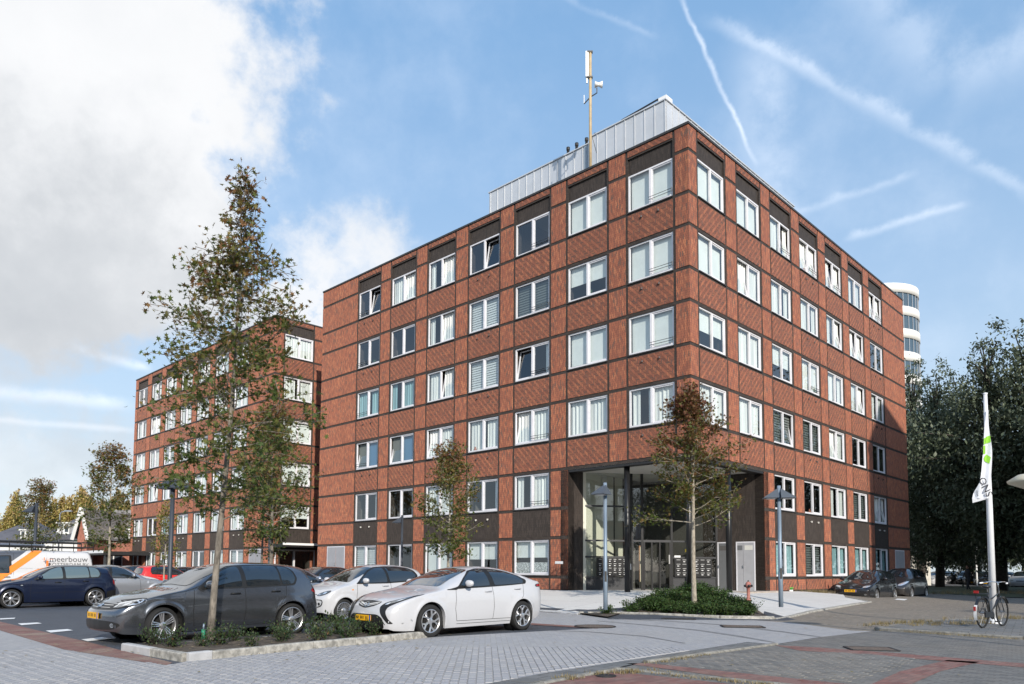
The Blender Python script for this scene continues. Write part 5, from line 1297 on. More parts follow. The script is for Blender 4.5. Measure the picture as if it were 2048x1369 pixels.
# fin aerial
# --- white fastback (centre)
VOLT=scaled(HATCH,4.5/4.2,1.0,1.0,paint='paint_white',r=.328,rim=.235,style=('petal',),af=.97,ar=3.655,L=4.5,track=.885,tum=.34,crease=.78,
 top=[(0,.64),(.05,.70),(.18,.755),(.5,.84),(.9,.915),(1.2,.965),(1.32,1.0),(1.7,1.185),(2.1,1.335),(2.45,1.41),(2.8,1.432),(3.15,1.415),(3.5,1.355),(3.85,1.265),(4.15,1.175),(4.32,1.125),(4.42,1.12),(4.46,1.06),(4.5,.98)],
 sho=[(0,.56),(.06,.63),(.2,.70),(.6,.80),(1.0,.87),(1.4,.92),(2.0,.945),(2.9,.985),(3.7,1.035),(4.1,1.055),(4.35,1.06),(4.46,1.0),(4.5,.92)],
 half=[(0,.70),(.05,.745),(.15,.795),(.4,.85),(.9,.887),(2.1,.895),(3.6,.89),(4.0,.865),(4.3,.825),(4.45,.785),(4.5,.75)],
 bot=[(0,.20),(.1,.165),(.5,.15),(1.3,.16),(3.2,.175),(4.0,.20),(4.3,.26),(4.5,.34)],
 nose=[(.15,.0),(.3,-.02),(.45,-.02),(.6,.02),(.7,.07),(.8,.12),(1,.2)],tail=[(.2,.12),(.4,.02),(.7,0),(1.0,.01),(1.1,0),(1.3,0)],
 win=[[(1.80,1.01),(2.02,1.18),(2.26,1.305),(2.50,1.352),(2.60,1.355),(2.66,1.015),(2.3,1.0)],[(2.80,1.02),(2.74,1.352),(3.0,1.338),(3.3,1.285),(3.58,1.205),(3.74,1.12),(3.72,1.055),(3.3,1.035)]],
 trim=[[(1.44,.945),(1.72,1.0),(1.98,1.18),(2.24,1.325),(2.50,1.375),(2.75,1.376),(3.05,1.358),(3.35,1.302),(3.66,1.21),(3.84,1.12),(3.82,1.045),(3.3,1.012),(2.4,.975)]],
 seams=[[(1.66,.95),(1.62,.55),(1.68,.30)],[(2.72,.99),(2.74,.55),(2.72,.30)],[(3.72,1.04),(3.68,.80),(3.42,.52),(3.36,.32)],[(1.68,.30),(3.36,.30)],[(1.68,.24),(3.3,.24)]],
 handles=[(2.58,.885),(3.50,.925)],mirror=(1.92,1.02),plate=.40,plate_y=.0,emblem=(0,.66,.055,'o'),
 bits=[('front',[(-.64,1.0),(-.60,1.16),(-.52,1.345),(0,1.39),(.52,1.345),(.60,1.16),(.64,1.0),(0,1.025)],'car_glass','windscreen',.006),
  ('front',[(-.36,.69),(-.34,.72),(0,.735),(.34,.72),(.36,.69),(.28,.635),(0,.585),(-.28,.635)],'trim_black','grille',.005),
  ('front',[(.44,.66),(.50,.715),(.66,.775),(.85,.865),(.855,.84),(.78,.745),(.70,.68),(.62,.62),(.585,.54),(.63,.45),(.70,.36),(.74,.30),(.66,.30),(.55,.40),(.47,.50),(.43,.58)],'trim_black','@headlight_housing',.005),
  ('front',[(.50,.665),(.55,.712),(.68,.765),(.82,.835),(.74,.735),(.62,.68)],'lamp_glass','@headlight',.009),('front',[(.50,.655),(.53,.69),(.60,.70),(.58,.662)],'lamp_bright','@headlight_reflector',.012),('front',[(.66,.715),(.68,.75),(.76,.79),(.73,.735)],'lamp_bright','@headlight_reflector',.012),
  ('front',[(-.58,.20),(-.54,.40),(-.40,.475),(.40,.475),(.54,.40),(.58,.20)],'trim_black','lower_grille',.005)],
 sidebits=[([(4.16,.965),(4.18,1.03),(4.36,1.045),(4.44,.97)],'trim_black','tail_light_housing',.005),([(4.20,.975),(4.22,1.018),(4.34,1.03),(4.40,.98)],'tail_red','tail_light',.009),([(1.40,.935),(1.45,.955),(1.72,.965),(1.70,.935)],'trim_black','side_vent',.006)],
 lines=[('front',[(-.33,.705),(0,.645),(.33,.705)],'chrome',.022,'grille_bar'),('front',[(-.32,.675),(0,.615),(.32,.675)],'chrome',.012,'grille_bar'),('front',[(.60,.28),(.52,.38),(.50,.42)],'chrome',.012,'fog_trim')])
o=car(VOLT,'fastback_car','white five door fastback parked nose in to the shrub bed, nearest the entrance'); place(o,VOLT,-1.604,14.941,th=R(-133.9))
# --- small white city car
CITY=scaled(HATCH,3.54/4.2,1.0,.925,paint='paint_white',L=3.54,af=.60,ar=3.02,r=.29,rim=.215,style=('multi',20),track=.80,crease=.76,
 top=[(0,.66),(.05,.74),(.15,.82),(.35,.90),(.65,.965),(.78,1.0),(1.1,1.20),(1.45,1.375),(1.7,1.44),(2.1,1.478),(2.6,1.465),(3.0,1.42),(3.25,1.36),(3.35,1.25),(3.44,1.05),(3.5,.96),(3.54,.88)],
 sho=[(0,.56),(.05,.66),(.2,.77),(.5,.86),(.85,.92),(1.5,.95),(2.4,.99),(3.1,1.03),(3.35,1.0),(3.5,.9),(3.54,.82)],
 half=[(0,.62),(.05,.68),(.15,.74),(.35,.79),(.7,.815),(1.8,.82),(3.0,.815),(3.3,.79),(3.48,.74),(3.54,.70)],
 bot=[(0,.24),(.1,.20),(.4,.185),(1.5,.19),(3.0,.21),(3.4,.27),(3.54,.32)],nose=[(.15,.05),(.3,0),(.55,-.01),(.7,.03),(.85,.08),(1.1,.2)],
 win=[[(1.08,.985),(1.25,1.12),(1.50,1.28),(1.72,1.365),(1.95,1.39),(1.98,1.0)],[(2.06,1.005),(2.03,1.395),(2.4,1.395),(2.75,1.36),(2.92,1.30),(3.0,1.18),(2.86,1.05)]],
 trim=[[(.96,.96),(1.22,1.13),(1.48,1.31),(1.72,1.40),(2.05,1.425),(2.45,1.425),(2.8,1.39),(2.98,1.32),(3.08,1.17),(2.9,1.02),(2,.97)]],
 seams=[[(1.0,.95),(.97,.6),(1.0,.28)],[(2.08,.99),(2.10,.6),(2.06,.28)],[(1.0,.275),(2.06,.275)]],handles=[(1.9,.90)],mirror=(1.18,1.0),plate=.46,emblem=(0,.70,.055,'vw'),
 bits=[('front',[(-.62,1.0),(-.58,1.2),(-.5,1.385),(0,1.43),(.5,1.385),(.58,1.2),(.62,1.0),(0,1.035)],'car_glass','windscreen',.006),
  ('front',[(.36,.66),(.42,.73),(.58,.79),(.68,.80),(.70,.76),(.62,.69),(.48,.655)],'trim_black','@headlight_housing',.005),('front',[(.39,.668),(.44,.72),(.58,.775),(.67,.785),(.67,.76),(.60,.70),(.48,.665)],'lamp_glass','@headlight',.008),('front',[(.53,.70),(.55,.755),(.62,.765),(.62,.715)],'lamp_bright','@headlight_reflector',.012),('front',[(.41,.672),(.44,.705),(.48,.70),(.47,.67)],'lamp_bright','@headlight_reflector',.012),
  ('front',[(-.60,.57),(0,.585),(.60,.57),(.625,.50),(.58,.40),(.4,.355),(0,.345),(-.4,.355),(-.58,.40),(-.625,.50)],'trim_black','lower_grille',.005),('front',[(-.58,.55),(0,.565),(.58,.55),(.595,.50),(.55,.42),(.4,.38),(0,.37),(-.4,.38),(-.55,.42),(-.595,.50)],'paint_white','bumper_insert',.009),
  ('front',[(.46,.46),(.47,.49),(.50,.50),(.53,.49),(.54,.46),(.53,.43),(.50,.42),(.47,.43)],'trim_black','@fog_lamp',.013)],
 sidebits=[([(.82,.80),(.82,.83),(.88,.83),(.88,.80)],'amber','side_indicator',.006)],lines=[('front',[(.10,.705),(.36,.69)],'trim_black',.012,'hood_line'),('front',[(-.10,.705),(-.36,.69)],'trim_black',.012,'hood_line')])
o=car(CITY,'city_car','small white three door car between the grey hatchback and the white fastback'); place(o,CITY,(691.5-1024)/F*19.2,19.2,th=R(-133.5))
# --- navy hatchback, left
G4=scaled(HATCH,4.15/4.2,1.44/1.48,.975,paint='paint_navy',r=.312,rim=.235,style=('double',7),track=.86,L=4.15,af=.86,ar=3.37,handle_mat='trim_black',mirror_mat='paint_navy',
 bits=WS[:0]+[('front',[(-.62,1.0),(-.58,1.16),(-.52,1.35),(0,1.385),(.52,1.35),(.58,1.16),(.62,1.0),(0,1.02)],'car_glass','windscreen',.006)],
 sidebits=[([(3.96,.74),(3.93,.93),(4.02,.96),(4.09,.90),(4.12,.74)],'tail_red','tail_light',.006),([(3.72,.30),(3.72,.52),(4.0,.56),(4.14,.56),(4.14,.30)],'trim_black','rear_bumper',.004),([(1.10,.74),(1.10,.765),(1.17,.765),(1.17,.74)],'lamp_bright','side_indicator',.006)])
G4['seams']=G4['seams']+[[(1.45,.50),(3.1,.52)]]; G4['glass']='car_glass_clear'
mat('car_glass_clear',(.10,.14,.15),.05,spec=.9,coat=1.0)
o=car(G4,'hatchback_car','dark navy hatchback parked in front of the signwritten van'); place(o,G4,-16.305,24.422,th=R(-133.8))
# --- silver saloon facing right
SAL=scaled(VOLT,4.55/4.5,1.0,.98,paint='paint_silver',emblem=(0,.66,.05,'o'),style=('five',),mirror_mat='paint_silver')
SAL['top']=[(0,.62),(.08,.70),(.3,.78),(.8,.88),(1.25,.95),(1.4,.985),(1.8,1.22),(2.1,1.36),(2.4,1.42),(2.9,1.43),(3.3,1.37),(3.7,1.18),(3.95,1.05),(4.3,1.01),(4.48,.97),(4.55,.88)]
SAL['sho']=[(0,.54),(.1,.64),(.4,.74),(1.0,.85),(1.5,.91),(3,.95),(3.9,.97),(4.4,.93),(4.55,.82)]
SAL['win']=[[(1.80,.97),(2.0,1.15),(2.2,1.29),(2.42,1.35),(2.6,1.36),(2.64,.98)],[(2.74,.98),(2.70,1.36),(3.0,1.345),(3.3,1.27),(3.5,1.15),(3.56,1.0)]]
SAL['trim']=[[(1.66,.945),(1.96,1.15),(2.18,1.31),(2.42,1.38),(2.7,1.39),(3.04,1.37),(3.36,1.29),(3.6,1.15),(3.66,.98),(3.6,.965)]]
SAL['sidebits']=[([(4.30,.78),(4.32,.92),(4.48,.92),(4.52,.80)],'tail_red','tail_light',.006)]; SAL['lines']=[]
SAL['bits']=[('front',[(-.62,1.0),(-.58,1.16),(-.52,1.34),(0,1.38),(.52,1.34),(.58,1.16),(.62,1.0),(0,1.02)],'car_glass','windscreen',.006),('front',[(-.35,.50),(-.35,.68),(.35,.68),(.35,.50)],'trim_black','grille',.005),('front',[(.42,.60),(.44,.70),(.74,.72),(.74,.62)],'lamp_bright','@headlight',.007)]
th0=math.atan2(.7196,.6944)
sal=car(SAL,'saloon_car','silver saloon facing right beside the tail of the navy hatchback'); place(sal,SAL,(322-1024)/F*28.6,28.6,th=th0-.03,side=-1)
# silver/pale blue estate behind the grey hatchback
SB=spec(SAL,paint='paint_pale_blue',style=('double',6),mirror_mat='paint_pale_blue'); 
o=car(SB,'saloon_car','pale blue grey saloon seen over the tail of the grey hatchback'); place(o,SB,AT(688,1140,22.4).x,22.4,th=th0+.05,side=-1)
# generic hatchbacks for the middle distance
PO_=scaled(HATCH,3.97/4.2,1.46/1.48,.955,paint='paint_black',r=.305,rim=.22,style=('five',),track=.845,emblem=(0,.64,.055,'vw'),plate=.50,
 bits=[(a,[(y*.955,z*.985) for y,z in P],m,n_,e) for a,P,m,n_,e in g6['bits'] if n_ not in('headlight_reflector',)]+[('front',[(.46,.62),(.48,.70),(.66,.735),(.72,.70),(.64,.64)],'lamp_bright','@headlight_reflector',.014)],sidebits=g6['sidebits'][:0],
 lines=[('front',[(-.74,.255),(.74,.255)],'chrome',.012,'bumper_trim'),('front',[(-.5,.60),(.5,.60)],'chrome',.010,'grille_bar')])
o=car(PO_,'hatchback_car','black hatchback parked along the right facade, nearer of the two'); place(o,PO_,16.327,33.443,th=R(-134.3))
ME=scaled(HATCH,4.25/4.2,1.56/1.48,.98,paint='paint_bronze',r=.31,rim=.23,style=('double',6),track=.86,emblem=(0,.76,.05,'o'),plate=.44,
 bits=[('front',[(-.64,1.09),(-.6,1.3),(-.52,1.48),(0,1.52),(.52,1.48),(.6,1.3),(.64,1.09),(0,1.11)],'car_glass','windscreen',.006),('front',[(.40,.68),(.46,.76),(.62,.84),(.78,.90),(.80,.84),(.72,.74),(.58,.67)],'lamp_bright','@headlight',.007),('front',[(-.36,.66),(-.36,.74),(.36,.74),(.36,.66)],'trim_black','grille',.005),('front',[(-.55,.28),(-.5,.40),(.5,.40),(.55,.28)],'trim_black','lower_grille',.005)],
 sidebits=[],lines=[('front',[(-.36,.75),(.36,.75)],'chrome',.03,'grille_bar')])
o=car(ME,'hatchback_car','dark bronze grey hatchback parked behind the black one at the right facade'); place(o,ME,19.9,37.2,th=R(-133))
RD_=scaled(HATCH,3.7/4.2,1.0,.93,paint='paint_red',r=.29,rim=.20,style=('five',),track=.81,
 bits=[('rear',[(-.52,1.02),(-.46,1.33),(0,1.36),(.46,1.33),(.52,1.02),(0,1.0)],'car_glass','rear_window',.006),('rear',[(.54,.70),(.54,1.0),(.68,1.02),(.74,.92),(.74,.72)],'tail_red','@tail_light',.006)],sidebits=[([(3.52,.72),(3.5,.98),(3.58,1.0),(3.66,.92),(3.68,.72)],'tail_pink','tail_light',.006)])
red=car(RD_,'city_car','bright red small car in the row before the rear brick block'); 
def at_car(o,px,Y,th,z=0): p=AT(px,1140,Y); o.location=(p.x,p.y,z); o.rotation_euler=(0,0,th); return o
at_car(red,338,40,th0+.05)
gG='parked cars in the row before the rear brick block'; tag(red,group=gG)
GH=scaled(HATCH,.97,1.0,.96,paint='paint_dark_grey',r=.305,rim=.21,style=('five',),track=.85,bits=[(a,[(y*.96,z) for y,z in P],m,n_,e) for a,P,m,n_,e in WS+RW]+[('rear',[(.5,.80),(.5,.98),(.68,.99),(.76,.9),(.76,.82)],'tail_red','@tail_light',.006),('front',[(.46,.62),(.48,.70),(.66,.735),(.76,.72),(.68,.64)],'lamp_bright','@headlight',.007),('front',[(-.3,.60),(-.3,.68),(.3,.68),(.3,.60)],'trim_black','grille',.005)],sidebits=[([(3.92,.80),(3.9,.95),(3.98,.99),(4.05,.93)],'tail_red','tail_light',.006)])
gh=car(GH,'hatchback_car','dark grey hatchback in the row, left of the bright red car',group=gG); at_car(gh,298,43,th0)
def clone(src,label,px,Y,th,paintname,group=None,scale=None,z=0,old=None):
    c=copy_tree(src,None,{old:paintname} if old else None); tag(c,label,'car',group); at_car(c,px,Y,th,z)
    if group is None and 'group' in c: del c['group']
    if scale: c.scale=(scale,)*3
    return c
clone(sal,'silver grey saloon in the row, just behind the bright red car',372,46,th0+.1,'paint_silver',gG)
clone(gh,'white car roof showing behind the silver saloon at the left',236,37,th0,'paint_white',gG,old='paint_dark_grey')
clone(sal,'black saloon roof showing above the small white car',672,27.5,th0,'paint_black',None,old='paint_silver')
clone(gh,'dark red hatchback at the foot of the rear brick block',430,48,th0,'paint_black',gG,old='paint_dark_grey')
gF='far parked cars beyond the dark trees'
fc_=[(1874,74,'paint_white','white car at the left end of the far row beyond the trees',gh),(1908,76,'paint_silver','silver car in the far row, second from the left',sal),(1928,74,'paint_black','black car in the far row between a silver one and the flagpole',gh),(1944,73,'paint_dark_grey','dark grey car in the far row, left of the flagpole',sal),(1968,70,'paint_black','black saloon in the far row, directly left of the flagpole',sal),(1996,69,'paint_navy','navy car in the far row, partly behind the flagpole',gh),(2012,73,'paint_silver','silver saloon in the far row, right of the flagpole',sal),(2046,64,'paint_white','white car at the right edge beyond the trees',gh),(1892,80,'paint_pale_blue','pale blue car at the back of the far row',gh),(2075,66,'paint_silver','silver car cut by the right edge beyond the trees',gh)]
for i,(px,Y,pm,lab,src) in enumerate(fc_): clone(src,lab,px,Y,R(-150+ (i*37)%40),pm,gF,old={gh:'paint_dark_grey',sal:'paint_silver'}[src])
# --- van
mat('van_grey',(.13,.135,.15),.35,metal=.4,coat=.6); mat('van_white',(.60,.60,.61),.4,coat=.5); mat('van_orange',(.85,.25,.02),.45,coat=.3); mat('sign_grey',(.12,.12,.13),.6); mat('sign_orange',(.85,.22,.04),.5)
VAN=dict(L=5.3,af=.95,ar=4.35,r=.335,rim=.24,track=.90,paint='van_grey',tum=.13,crease=5,
 top=[(0,.80),(.06,.92),(.25,1.02),(.7,1.14),(.85,1.2),(1.2,1.5),(1.55,1.78),(1.85,1.92),(2.3,1.97),(3.5,1.985),(4.9,1.975),(5.12,1.94),(5.24,1.6),(5.3,1.2)],
 sho=[(0,.68),(.1,.80),(.4,.92),(.9,1.05),(1.6,1.12),(3,1.12),(5,1.12),(5.3,1.05)],half=[(0,.78),(.1,.86),(.4,.92),(.9,.95),(3,.952),(5.0,.94),(5.22,.90),(5.3,.86)],
 bot=[(0,.3),(.3,.24),(2,.25),(5,.28),(5.3,.36)],nose=[(.2,.03),(.5,0),(.8,.04),(1.2,.2)],tail=[(.2,.05),(.6,0),(1.2,.01),(1.9,.06)],pe=[(0,2.2),(1.2,2.6),(2.0,5.5),(5.3,6)],
 win=[[(1.25,1.10),(1.45,1.36),(1.75,1.66),(1.95,1.72),(2.35,1.74),(2.38,1.12)]],trim=[[(1.1,1.06),(1.4,1.38),(1.72,1.70),(1.95,1.765),(2.42,1.78),(2.45,1.08)]],
 seams=[[(1.2,1.05),(1.2,.4)],[(2.5,1.85),(2.5,.4)],[(3.55,1.85),(3.55,.4)],[(2.55,1.3),(3.5,1.3)]],handles=[(2.3,.98)],mirror=(1.5,1.12),style=('five',),
 bits=[('front',[(-.7,1.2),(-.62,1.5),(-.5,1.8),(.5,1.8),(.62,1.5),(.7,1.2)],'car_glass','windscreen',.006)],
 sidebits=[([(3.35,1.972),(4.95,1.965),(5.14,1.93),(5.23,1.5),(5.28,.42),(1.9,.42),(1.25,.42)],'van_white','white_livery',.003),
   ([(2.95,1.965),(3.12,1.968),(1.30,.50),(1.12,.50)],'van_white','livery_stripe',.005),([(3.12,1.968),(3.46,1.968),(1.68,.50),(1.30,.50)],'van_orange','orange_stripe',.008),
   ([(5.16,1.35),(5.17,1.62),(5.22,1.6),(5.25,1.35)],'tail_red','tail_light',.010)])
van=car(VAN,'panel_van','grey and white panel van with an orange slash and a roof rack, signwritten meerbouw','van')
pe_=AT(197,1140,29.2); d=Vector((math.cos(R(-134)),math.sin(R(-134)),0)); n_=Vector((-d.y,d.x,0)); c=Vector((pe_.x,pe_.y,0))+d*(5.3-2.65)-n_*.95
van.location=(c.x,c.y,0); van.rotation_euler=(0,0,R(-134))
MT=lambda s,z,y=.962: Matrix.Translation((2.65-s,y,z))@Matrix(((-1,0,0,0),(0,0,1,0),(0,1,0,0),(0,0,0,1)))
txt('meerbouw',.30,MT(4.30,1.56,.95),'sign_grey',van,'van_lettering'); txt('ROTTERDAM BV',.185,MT(4.30,1.39,.962),'sign_grey',van,'van_lettering')
for ch in van.children:
    if ch.name.startswith('van_lettering'):
        for v in ch.data.vertices:
            h=BVHS[van.name][0].ray_cast(Vector((v.co.x,3,v.co.z)),Vector((0,-1,0)))
            if h[0]: v.co.y=h[0].y+.009
g=MB()
for s0,s1,z0,z1 in ((3.50,3.565,1.25,1.60),(3.36,3.72,1.645,1.655),(3.42,3.435,1.58,1.72)): g.box(2.65-s1,2.65-s0,.955,.988,z0,z1)
g.build('crane_logo','sign_orange',van)
g=MB(); g.tube([(2.65-5.08,.90,1.45),(2.65-5.06,.93,1.78)],.008,5); g.build('aerial','trim_black',van)
g=MB()
for y in (-.75,.75):
    for z in (2.12,2.30): g.tube([(1.0,y,z),(-2.5,y,z)],.022,6)
for x in (1.0,.3,-.4,-1.1,-1.8,-2.5):
    g.tube([(x,-.75,2.12),(x,.75,2.12)],.018,6)
    for y in (-.75,.75): g.tube([(x,y,1.95),(x,y,2.30)],.016,6)
g.build('roof_rack','trim_black',van)
lad=empty('ladder',van.location+Vector((0,0,2.14)),R(-134),'pale blue ladder end lying on the roof rack of the signwritten van','ladder'); g=MB()
for y in (-.3,.1): g.tube([(1.9,y,.05),(-1.0,y,.05)],.025,6)
g.build('rail','paint_pale_blue',lad); g=MB(); [g.tube([(x,-.3,.05),(x,.1,.05)],.015,6) for x in [1.8-.28*i for i in range(10)]]; g.build('rungs','alloy',lad)['kind']='stuff'
# ================================================================== STREET FURNITURE, HOUSES, SMALL THINGS
mat('lamp_grey',(.085,.10,.12),.5,metal=.2); mat('galv',(.26,.33,.41),.5,metal=.35,var=.35,vscale=5,stretch=(1,1,.12)); mat('lamp_dark',(.045,.052,.065),.5,metal=.2)
def wedge(g,M,L=.40,w0=.05,w1=.24,h=.29):
    vs=[(0,-w0,h),(0,w0,h),(0,-w1,0),(0,w1,0),(L,-w1*.9,0),(L,w1*.9,0),(L,-w1*.9,.02),(L,w1*.9,.02)]
    g.idx([M@Vector(v) for v in vs],[(0,1,3,2),(0,2,4,6),(1,7,5,3),(0,6,7,1),(2,3,5,4),(4,5,7,6)])
def lamp(p,h,heads,m,label,group=None,r=.055):
    t=empty('street_lamp',p,0,label,'street lamp',group); g=MB(); g.tube([(0,0,-.05),(0,0,.9),(0,0,.95),(0,0,h)],[r*1.15,r*1.15,r,r*.95],14); g.build('post',m,t,True)
    for a in heads:
        g=MB(); wedge(g,Matrix.Translation((0,0,h-.36))@Matrix.Rotation(R(a),4,'Z')@Matrix.Translation((r*.6,0,0))); hd=g.build('lamp_head','lamp_grey' if m=='galv' else 'lamp_dark',t)
        g=MB(); g.tube([(0,0,h-.40),(0,0,h-.34)],.05,10); M=Matrix.Rotation(R(a),4,'Z'); g2=MB(); g2.box(.1,.34,-.12,.12,-.02,-.001,Matrix.Translation((0,0,h-.36))@M); g2.build('lens','antenna_white',hd)
    g=MB(); g.box(-.03,.03,-r*1.2,-r*1.0,.75,1.05); g.build('service_hatch','dark_metal',t)
    return t
gL='street lamps with wedge shaped hoods'
q=AT(340,1140,20.5); q.z=0; lamp(q,3.9,(172,-8),'lamp_dark','dark twin headed street lamp rising behind the grey hatchback',gL,.06)
p=G(1211,1216.5); lamp(p,AT(1205,966,p.y).z-p.z,(-128,),'galv','pale steel street lamp before the glazed entrance',gL)
p=G(1562,1211); lamp(p,AT(1562,972,p.y).z-p.z,(-12,170),'galv','pale steel street lamp before the right facade, beyond the planted island',gL)
for px,Y,a,lab in ((803,34.5,(180,),'distant dark street lamp with one head, before the left facade'),(537,42,(180,),'distant street lamp half hidden behind the front oak\'s crown'),(67,29,(180,),'street lamp standing behind the signwritten van')): 
    q=AT(px,1140,Y); q.z=0; lamp(q,3.85,a,'lamp_dark',lab,gL)
q=AT(115,1140,50); q.z=0; t=empty('street_light',q,0,'tall thin street light with a short arm beside the slate roofed house','street lamp'); g=MB(); g.tube([(0,0,0),(0,0,4.9),(.1,0,5.05),(.5,0,5.12)],[.06,.045,.04,.03],8); g.build('post','stainless',t,True); g=MB(); g.box(.3,.8,-.08,.08,5.08,5.17); g.build('lamp_head','stainless',t); g=MB(); g.box(-.14,.14,-.1,.1,3.6,4.0); g.build('sensor_box','antenna_white',t)
q=AT(1953,1140,64); q.z=0; t=empty('slim_post',q,0,'thin pale post glimpsed in the shade between the dark trees','post'); g=MB(); g.tube([(0,0,0),(0,0,3.4)],.07,8); g.build('post','antenna_white',t); g=MB(); g.tube([(0,0,3.4),(0,0,3.55)],.1,8); g.build('cap','stainless',t)
# cream globe lamp at the right edge
q=AT(2082,1140,13.5); t=empty('street_lamp',(q.x,q.y,0),0,'cream shaded street lamp cut off by the right edge','street lamp'); mat('cream_shade',(.66,.60,.46),.5)
g=MB(); g.tube([(0,0,0),(0,0,3.0)],.06,10); g.build('post','galv',t,True); g=MB(); z=AT(2082,968,13.5).z; g.lathe([(.12,z-.12),(.45,z+.02),(.47,z+.06),(.30,z+.17),(.0,z+.22)],32); g.build('lamp_shade',['cream_shade'],t,True); g=MB(); g.lathe([(.11,z-.13),(.18,z-.10),(0,z-.2)],16); g.build('lens','antenna_white',t)
# hydrant
mat('faded_red',(.42,.17,.14),.75,var=.3,vscale=12)
p=G(1497,1201); t=empty('fire_hydrant',p,0,'faded red fire hydrant at the right end of the planted island','hydrant'); g=MB()
g.lathe([(0,0),(.10,0),(.10,.04),(.068,.06),(.068,.50),(.10,.52),(.115,.56),(.115,.68),(.10,.73),(.05,.77),(0,.775)],18); g.build('barrel','faded_red',t,True)
g=MB(); g.tube([(-.17,0,.60),(.17,0,.60)],.05,12); g.tube([(0,-.15,.60),(0,0,.60)],.06,12); g.build('outlet','dark_metal',t,True); g=MB(); g.lathe([(.03,.775),(.03,.83),(0,.835)],6); g.build('nut','dark_metal',t); t.scale=(.72,.72,.72)
# bucket
p=G(1576,1191.5); t=empty('bucket',p,0,'small green and white bucket against the foot of the right facade','bucket'); mat('bucket_green',(.12,.50,.08),.4)
g=MB(); g.lathe([(0,0),(.15,0),(.19,.30),(.20,.30),(.20,.315),(.18,.315),(.14,.02),(0,.02)],20); g.build('body','bucket_green',t,True); g=MB(); g.lathe([(.166,.09),(.184,.22)],20); g.build('label_sheet','antenna_white',t); t.scale=(1.2,1.2,1.15)
# planting marker by the tree
p=G(406,1287); t=empty('watering_tube',(p.x,p.y,.08),0,'short green capped tube beside the trunk of the front oak','tube'); mat('tube_green',(.02,.22,.12),.5); g=MB(); g.tube([(0,0,0),(0,0,.17)],.035,10); g.build('tube','tube_green',t,True); g=MB(); g.tube([(0,0,.17),(.005,0,.27)],.017,8); g.build('cap','galv',t,True)
# flagpole
FB=G(1988,1254); FY=FB.y; t=empty('flagpole',(FB.x,FB.y,.08),0,'white tapering flagpole standing on the raised paved corner','flagpole'); mat('pole_white',(.72,.73,.75),.35,var=.05)
hp=AT(1970,790,FY).z-.08; g=MB(); g.tube([(0,0,.1),(0,0,hp*.5),(0,0,hp)],[.082,.070,.045],18); g.build('pole','pole_white',t,True)
g=MB(); g.lathe([(.0,.0),(.17,.0),(.17,.03),(.10,.045),(.088,.13),(0,.13)],20); bp=g.build('base_plate','pole_white',t,True); g=MB(); [g.tube([(.135*math.cos(a),.135*math.sin(a),.03),(.135*math.cos(a),.135*math.sin(a),.075)],.018,6) for a in (0.6,2.2,3.7,5.3)]; g.build('bolt','dark_metal',bp)
g=MB(); g.lathe([(.05,hp),(.055,hp+.04),(0,hp+.06)],14); g.build('cap','pole_white',t,True)
# flag
mat('flag_cloth',(.66,.68,.73),.8,var=.08,vscale=2); mat('flag_green',(.28,.60,.05),.8); mat('flag_black',(.02,.02,.025),.8)
fl=empty('flag',(FB.x,FB.y,0),0,'limp white flag with green blocks and black lettering hanging from the flagpole','flag')
def fp(zx,zy,dy=0.0):
    q=AT(1925+zx/8.55,850+zy/8.55,FY-.10); f=(zx-330)/170
    return Vector((q.x-FB.x,-.10+.035*math.sin(zx*.045+zy*.004)+dy,q.z))
rows=[(-250,395,450),(0,366,462),(220,352,474),(430,338,490),(640,322,508),(800,308,506),(900,296,502),(1000,276,490),(1060,252,484),(1120,226,474),(1190,190,458),(1262,166,440)]
g=MB(); NX=14
for (y0,a0,b0),(y1,a1,b1) in zip(rows,rows[1:]):
    for k in range(3):
        for i in range(NX):
            def pt(u,v): y=y0+(y1-y0)*v; a=a0+(a1-a0)*v; b=b0+(b1-b0)*v; return fp(a+(b-a)*u,y)
            g.face([pt(i/NX,(k+1)/3),pt((i+1)/NX,(k+1)/3),pt((i+1)/NX,k/3),pt(i/NX,k/3)])
g.face([fp(166,1262),fp(185,1335),fp(310,1300),fp(440,1262)]); cl=g.build('cloth','flag_cloth',fl,True)
def fpatch(P,m,nm):
    g=MB(); n=4
    P4=P if len(P)==4 else P
    for i in range(n):
        for j in range(n):
            def q(u,v): a=Vector(P4[0]).lerp(Vector(P4[1]),u); b=Vector(P4[3]).lerp(Vector(P4[2]),u); c=a.lerp(b,v); return fp(c.x,c.y,-.012)
            g.face([q(i/n,(j+1)/n),q((i+1)/n,(j+1)/n),q((i+1)/n,j/n),q(i/n,j/n)])
    return g.build(nm,m,cl)
for P in ([(398,205),(470,185),(472,300),(398,325)],[(350,235),(392,225),(376,335),(345,345)],[(362,365),(395,355),(402,490),(350,505)],[(338,365),(358,360),(346,500),(334,520)],[(345,585),(418,505),(466,560),(445,668)]): fpatch(P,'flag_green','green_block')
def ftext(s,size,zx,zy,ang):
    q=fp(zx,zy); px=.0118/8.55*1.0; M=Matrix.Translation((q.x,q.y-.05,q.z))@Matrix.Rotation(R(90),4,'X')@Matrix.Rotation(R(ang),4,'Z'); txt(s,size,M,'flag_black',cl,'flag_lettering')
ftext('ONS',.245,326,1085,-67); ftext('sinui',.085,228,1175,-78)
